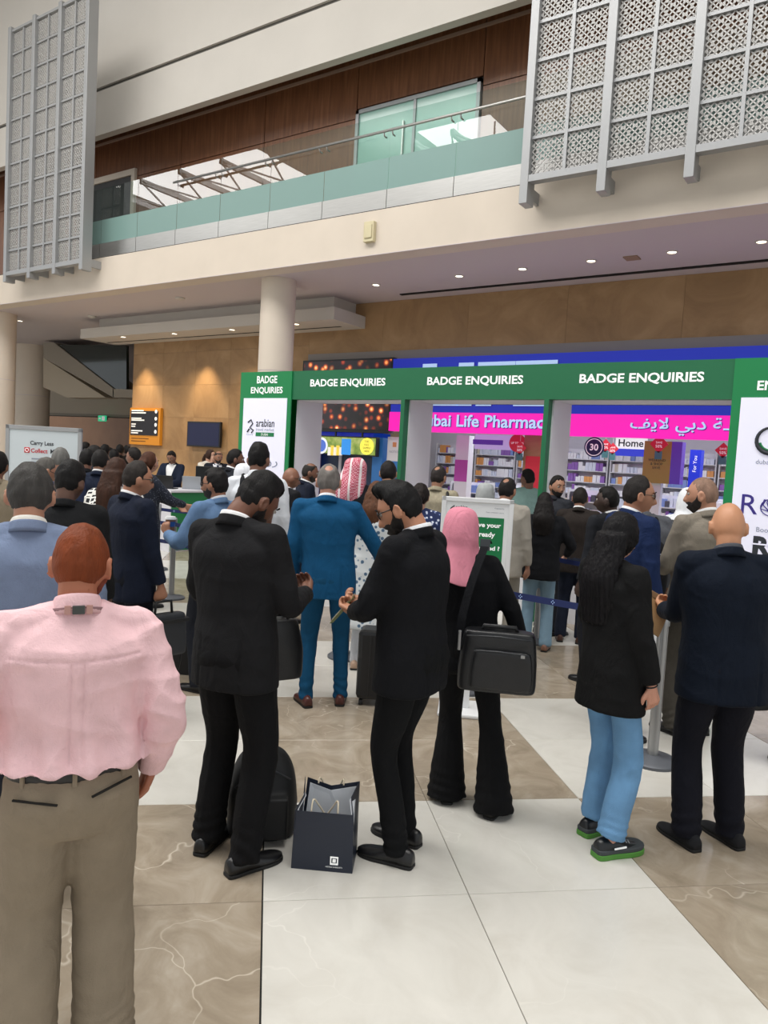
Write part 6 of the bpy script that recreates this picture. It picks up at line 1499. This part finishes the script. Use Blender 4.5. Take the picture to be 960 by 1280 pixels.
lg.box(lx - .018, lx + .018, -.009, -.002, lz - .018, lz - .013).box(lx - .018, lx + .018, -.009, -.002, lz + .013, lz + .018).box(lx - .018, lx - .013, -.009, -.002, lz - .018, lz + .018).box(lx + .013, lx + .018, -.009, -.002, lz - .018, lz + .018).box(lx - .007, lx + .007, -.009, -.002, lz - .007, lz + .007)
tag(lg.build('logo', M_textwhite, fp), kind='stuff'); text('logo_text', 'HOTELS & RESORTS', M_textwhite, fp, (lx, -.006, lz - .03), width=.075)
# black suitcase
g = at_z(478, 879); sc_ = thing('suitcase', 'black wheeled suitcase with raised handle beside the petrol blue suit', 'suitcase', (float(g[0]), float(g[1]), 0), .5)
MB().box(-.2, .2, -.12, .12, .05, .58).build('shell', M_bagshine, sc_, bevel=.035)
for k in (-.1, 0, .1): MB().box(k - .008, k + .008, -.126, -.119, .08, .55).build('rib', M_bagshine, sc_, bevel=.003)
for x in (-.16, .16):
    for y in (-.08, .08): o = MB().lathe([(.001, -.014), (.024, -.014), (.026, 0), (.024, .014), (.001, .014)], 14).build('wheel', M_black_pl, sc_, loc=(x, y, .026), auto=40); o.rotation_euler = (0, PI / 2, 0)
for x in (-.08, .08): MB().tube([(x, .08, .57), (x, .08, 1.0)], .009, 8).build('handle_tube', M_post, sc_, smooth=True)
MB().tube([(-.1, .08, 1.0), (.1, .08, 1.0)], .014, 8).build('handle_grip', M_black_pl, sc_, smooth=True)
# black paper carrier on the floor behind the black suit
g = at_z(240, 838); bb = thing('paper_carrier', 'plain black paper carrier bag on the floor left of the black suit', 'bag', (float(g[0]), float(g[1]), 0), .55)
M_blackpaper = mat('black_paper', '#0d0d0f', .5)
w, d, hh = .2, .14, .40
for nm, pts in (('side', [(-w, -d, 0), (w, -d, 0), (w, -d, hh), (-w, -d, hh)]), ('side', [(-w, d, 0), (w, d, 0), (w, d, hh), (-w, d, hh)]), ('end', [(-w, -d, 0), (-w, d, 0), (-w, d, hh), (-w + .03, 0, hh), (-w, -d, hh)]), ('end', [(w, -d, 0), (w, d, 0), (w, d, hh), (w - .03, 0, hh), (w, -d, hh)]), ('base', [(-w, -d, .004), (w, -d, .004), (w, d, .004), (-w, d, .004)])): sheet(nm, pts, M_blackpaper, bb)
for y in (-d, d): MB().tube([(-.07, y, hh - .02), (-.06, y, hh + .06), (0, y * .8, hh + .1), (.06, y, hh + .06), (.07, y, hh - .02)], .004, 6).build('cord_handle', M_blackpaper, bb, smooth=True)
# handbag hanging from the black suit's arm
c = PPL['black']; p = at_d(336, 806, 3.62)
hb_ = thing('handbag', 'black leather handbag hanging beside the black suit jacket', 'bag', (float(p[0]), float(p[1]), float(p[2]) - .17), c['root'].rotation_euler.z + .9)
soft_box('body', .34, .12, .30, M_bagshine, hb_, taper=.82)
for y in (-.03, .03): MB().tube(cr_interp([(-.08, y, .28), (-.07, y, .38), (0, y, .43), (.07, y, .38), (.08, y, .28)], 14), .008, 8).build('strap', M_bagshine, hb_, smooth=True)
# briefcase of the navy suit
c = PPL['navy']; W0 = c['hands'][1][0] + c['hands'][1][1] * .10
p, rz = hang_local(c, (W0[0], W0[1], W0[2] - .40)); bc = thing('briefcase', 'dark grey soft briefcase held by the man in the navy suit', 'bag', p, rz + PI / 2)
soft_box('body', .36, .10, .30, mat('bag_charcoal', '#24272c', .6), bc, .01)
MB().box(-.181, .181, -.056, .056, .235, .262).build('band', M_bagblack, bc, bevel=.004)
MB().tube([(-.07, 0, .29), (-.06, 0, .385), (.06, 0, .385), (.07, 0, .29)], .01, 8).build('handle', M_bagblack, bc, smooth=True)
for k in (-1, 1): MB().tube([(k * .16, 0, .06), (k * .168, .02, -.06), (k * .15, .02, -.13)], .008, 6).build('hanging_strap', M_bagblack, bc, smooth=True)
# rucksacks on backs
def rucksack(c, label, col='#17181c', zc=1.0, d=.17):
    p, rz = hang_local(c, (0, -.22, zc)); r = thing('rucksack', label, 'bag', p, rz)
    mb = MB(); loft(mb, [(0, 0, 0, .12, .06), (.04, 0, 0, .145, .085), (.25, 0, 0, .145, .085), (.38, 0, .01, .12, .07), (.44, 0, .02, .06, .04)], 28, 20, 2.8)
    me = remesh(mb, .014, 4); me.materials.append(fabric(col)); me.name = 'body'; link('body', me, r)
    MB().tube([(-.12, -.08, .26), (-.07, -.095, .33), (.07, -.095, .33), (.12, -.08, .26)], .005, 6).build('piping', M_textgrey, r, smooth=True)
    return r
rucksack(PPL['whiteback'], 'black rucksack worn by the man in the white shirt'); rucksack(PPL['grey34'], 'black rucksack with pale piping worn by the man in grey', zc=.9)
c = PPL['beige22']; p, rz = hang_local(c, (.2, -.16, .95)); r = thing('shoulder_bag', 'dark shoulder bag worn by the man in the beige jacket', 'bag', p, rz)
soft_box('body', .28, .1, .24, M_bagblack, r, .014); MB().tube(cr_interp([(0, .0, .22), (-.02, -.0, .4), (-.06, .06, .53), (-.08, .16, .56)], 12), .016, 8).build('strap', M_bagblack, r, smooth=True)
# bag at the right edge
def in_hand0(c, k, along, palm):
    W0, hd, pn_, sd = c['hands'][k]; return world(c, W0 + hd * along + pn_ * palm)
p = in_hand0(PPL['edge_right'], -1, .09, .01); r = thing('tote_bag', 'black tote bag at the right edge of the photo', 'bag', (p.x, p.y, p.z - .47), .9)
soft_box('body', .3, .14, .34, M_bagblack, r, .012)
for y in (-.04, .04): MB().tube(cr_interp([(-.07, y, .32), (-.06, y, .44), (0, y, .49), (.06, y, .44), (.07, y, .32)], 12), .008, 8).build('strap', M_bagblack, r, smooth=True)
# things in hands
def in_hand(c, k, along=.06, palm=.03, side=0.0):
    W0, hd, pn_, sd = c['hands'][k]; return world(c, W0 + hd * along + pn_ * palm + sd * side)
p = in_hand(PPL['coffee'], -1, .06, .055); r = thing('coffee_cup', 'paper coffee cup with white lid and blue band in a raised hand', 'cup', (p.x, p.y, p.z - .04))
MB().lathe([(.029, 0), (.039, .10)], 20).build('cup', mat('cup_brown', '#7a5540', .6), r, auto=40); MB().lathe([(.0355, .045), (.0395, .085)], 20, cap=False).build('band', mat('cup_blue', '#1f4f94', .5), r, auto=40)
MB().lathe([(.043, .10), (.043, .112), (.037, .114), (.036, .124), (.001, .124)], 20).build('lid', M_frame_w, r, auto=40)
c = PPL['bald']; p = in_hand(c, -1, .085, .01, .02); p = p + Vector((-.035, -.045, -.05)); r = thing('envelope', 'brown paper envelope held by the bald man', 'envelope', (p.x, p.y, p.z), c['root'].rotation_euler.z + 1.0)
o = MB().box(-.07, .07, -.11, .11, -.006, .006).build('sleeve', mat('kraft_paper', '#a07d55', .7), r, bevel=.002); o.rotation_euler = (1.15, .5, -1.0)
o = MB().box(-.066, .066, .075, .106, .006, .009).build('flap', mat('kraft_dark', '#7a5c3c', .7), r); o.rotation_euler = (1.15, .5, -1.0)
c = PPL['beard']; p = in_hand(c, -1, .11, .015); r = thing('banknotes', 'folded banknotes in the hands of the bearded man', 'money', (p.x, p.y, p.z - .04), c['root'].rotation_euler.z + .4)
for k in range(3):
    o = MB().box(-.04, .04, -.085, .085, -.0015, .0015).build('note', mat(['note_olive', 'note_sand', 'note_grey'][k], ['#7d8f5c', '#a58d63', '#b7b8a4'][k], .7), r, loc=(.004 * k, 0, .006 * k)); o.rotation_euler = (-.9, .15 + .1 * k, .1 * k)
c = PPL['woman28']; p = in_hand(c, -1, .07, .02); r = thing('phone', 'phone in the left hand of the woman in light jeans', 'phone', (p.x, p.y, p.z), c['root'].rotation_euler.z)
o = MB().box(-.036, .036, -.004, .004, -.07, .07).build('case', mat('phone_pink', '#b58a86', .4), r, bevel=.003); o.rotation_euler = (-.6, .5, 0)
c = PPL['coffee'] 
c = PPL['longhair']; W0, hd, pn_, sd = c['hands'][1]; q = [(W0 - hd * .004 + (pn_ * math.cos(t) * .026 + sd * math.sin(t) * .031)) * c['s'] for t in np.linspace(0, 2 * PI, 18, endpoint=False)]
MB().tube(q, .0035, 6, closed=True).build('bracelet', M_black_pl, c['root'], smooth=True)
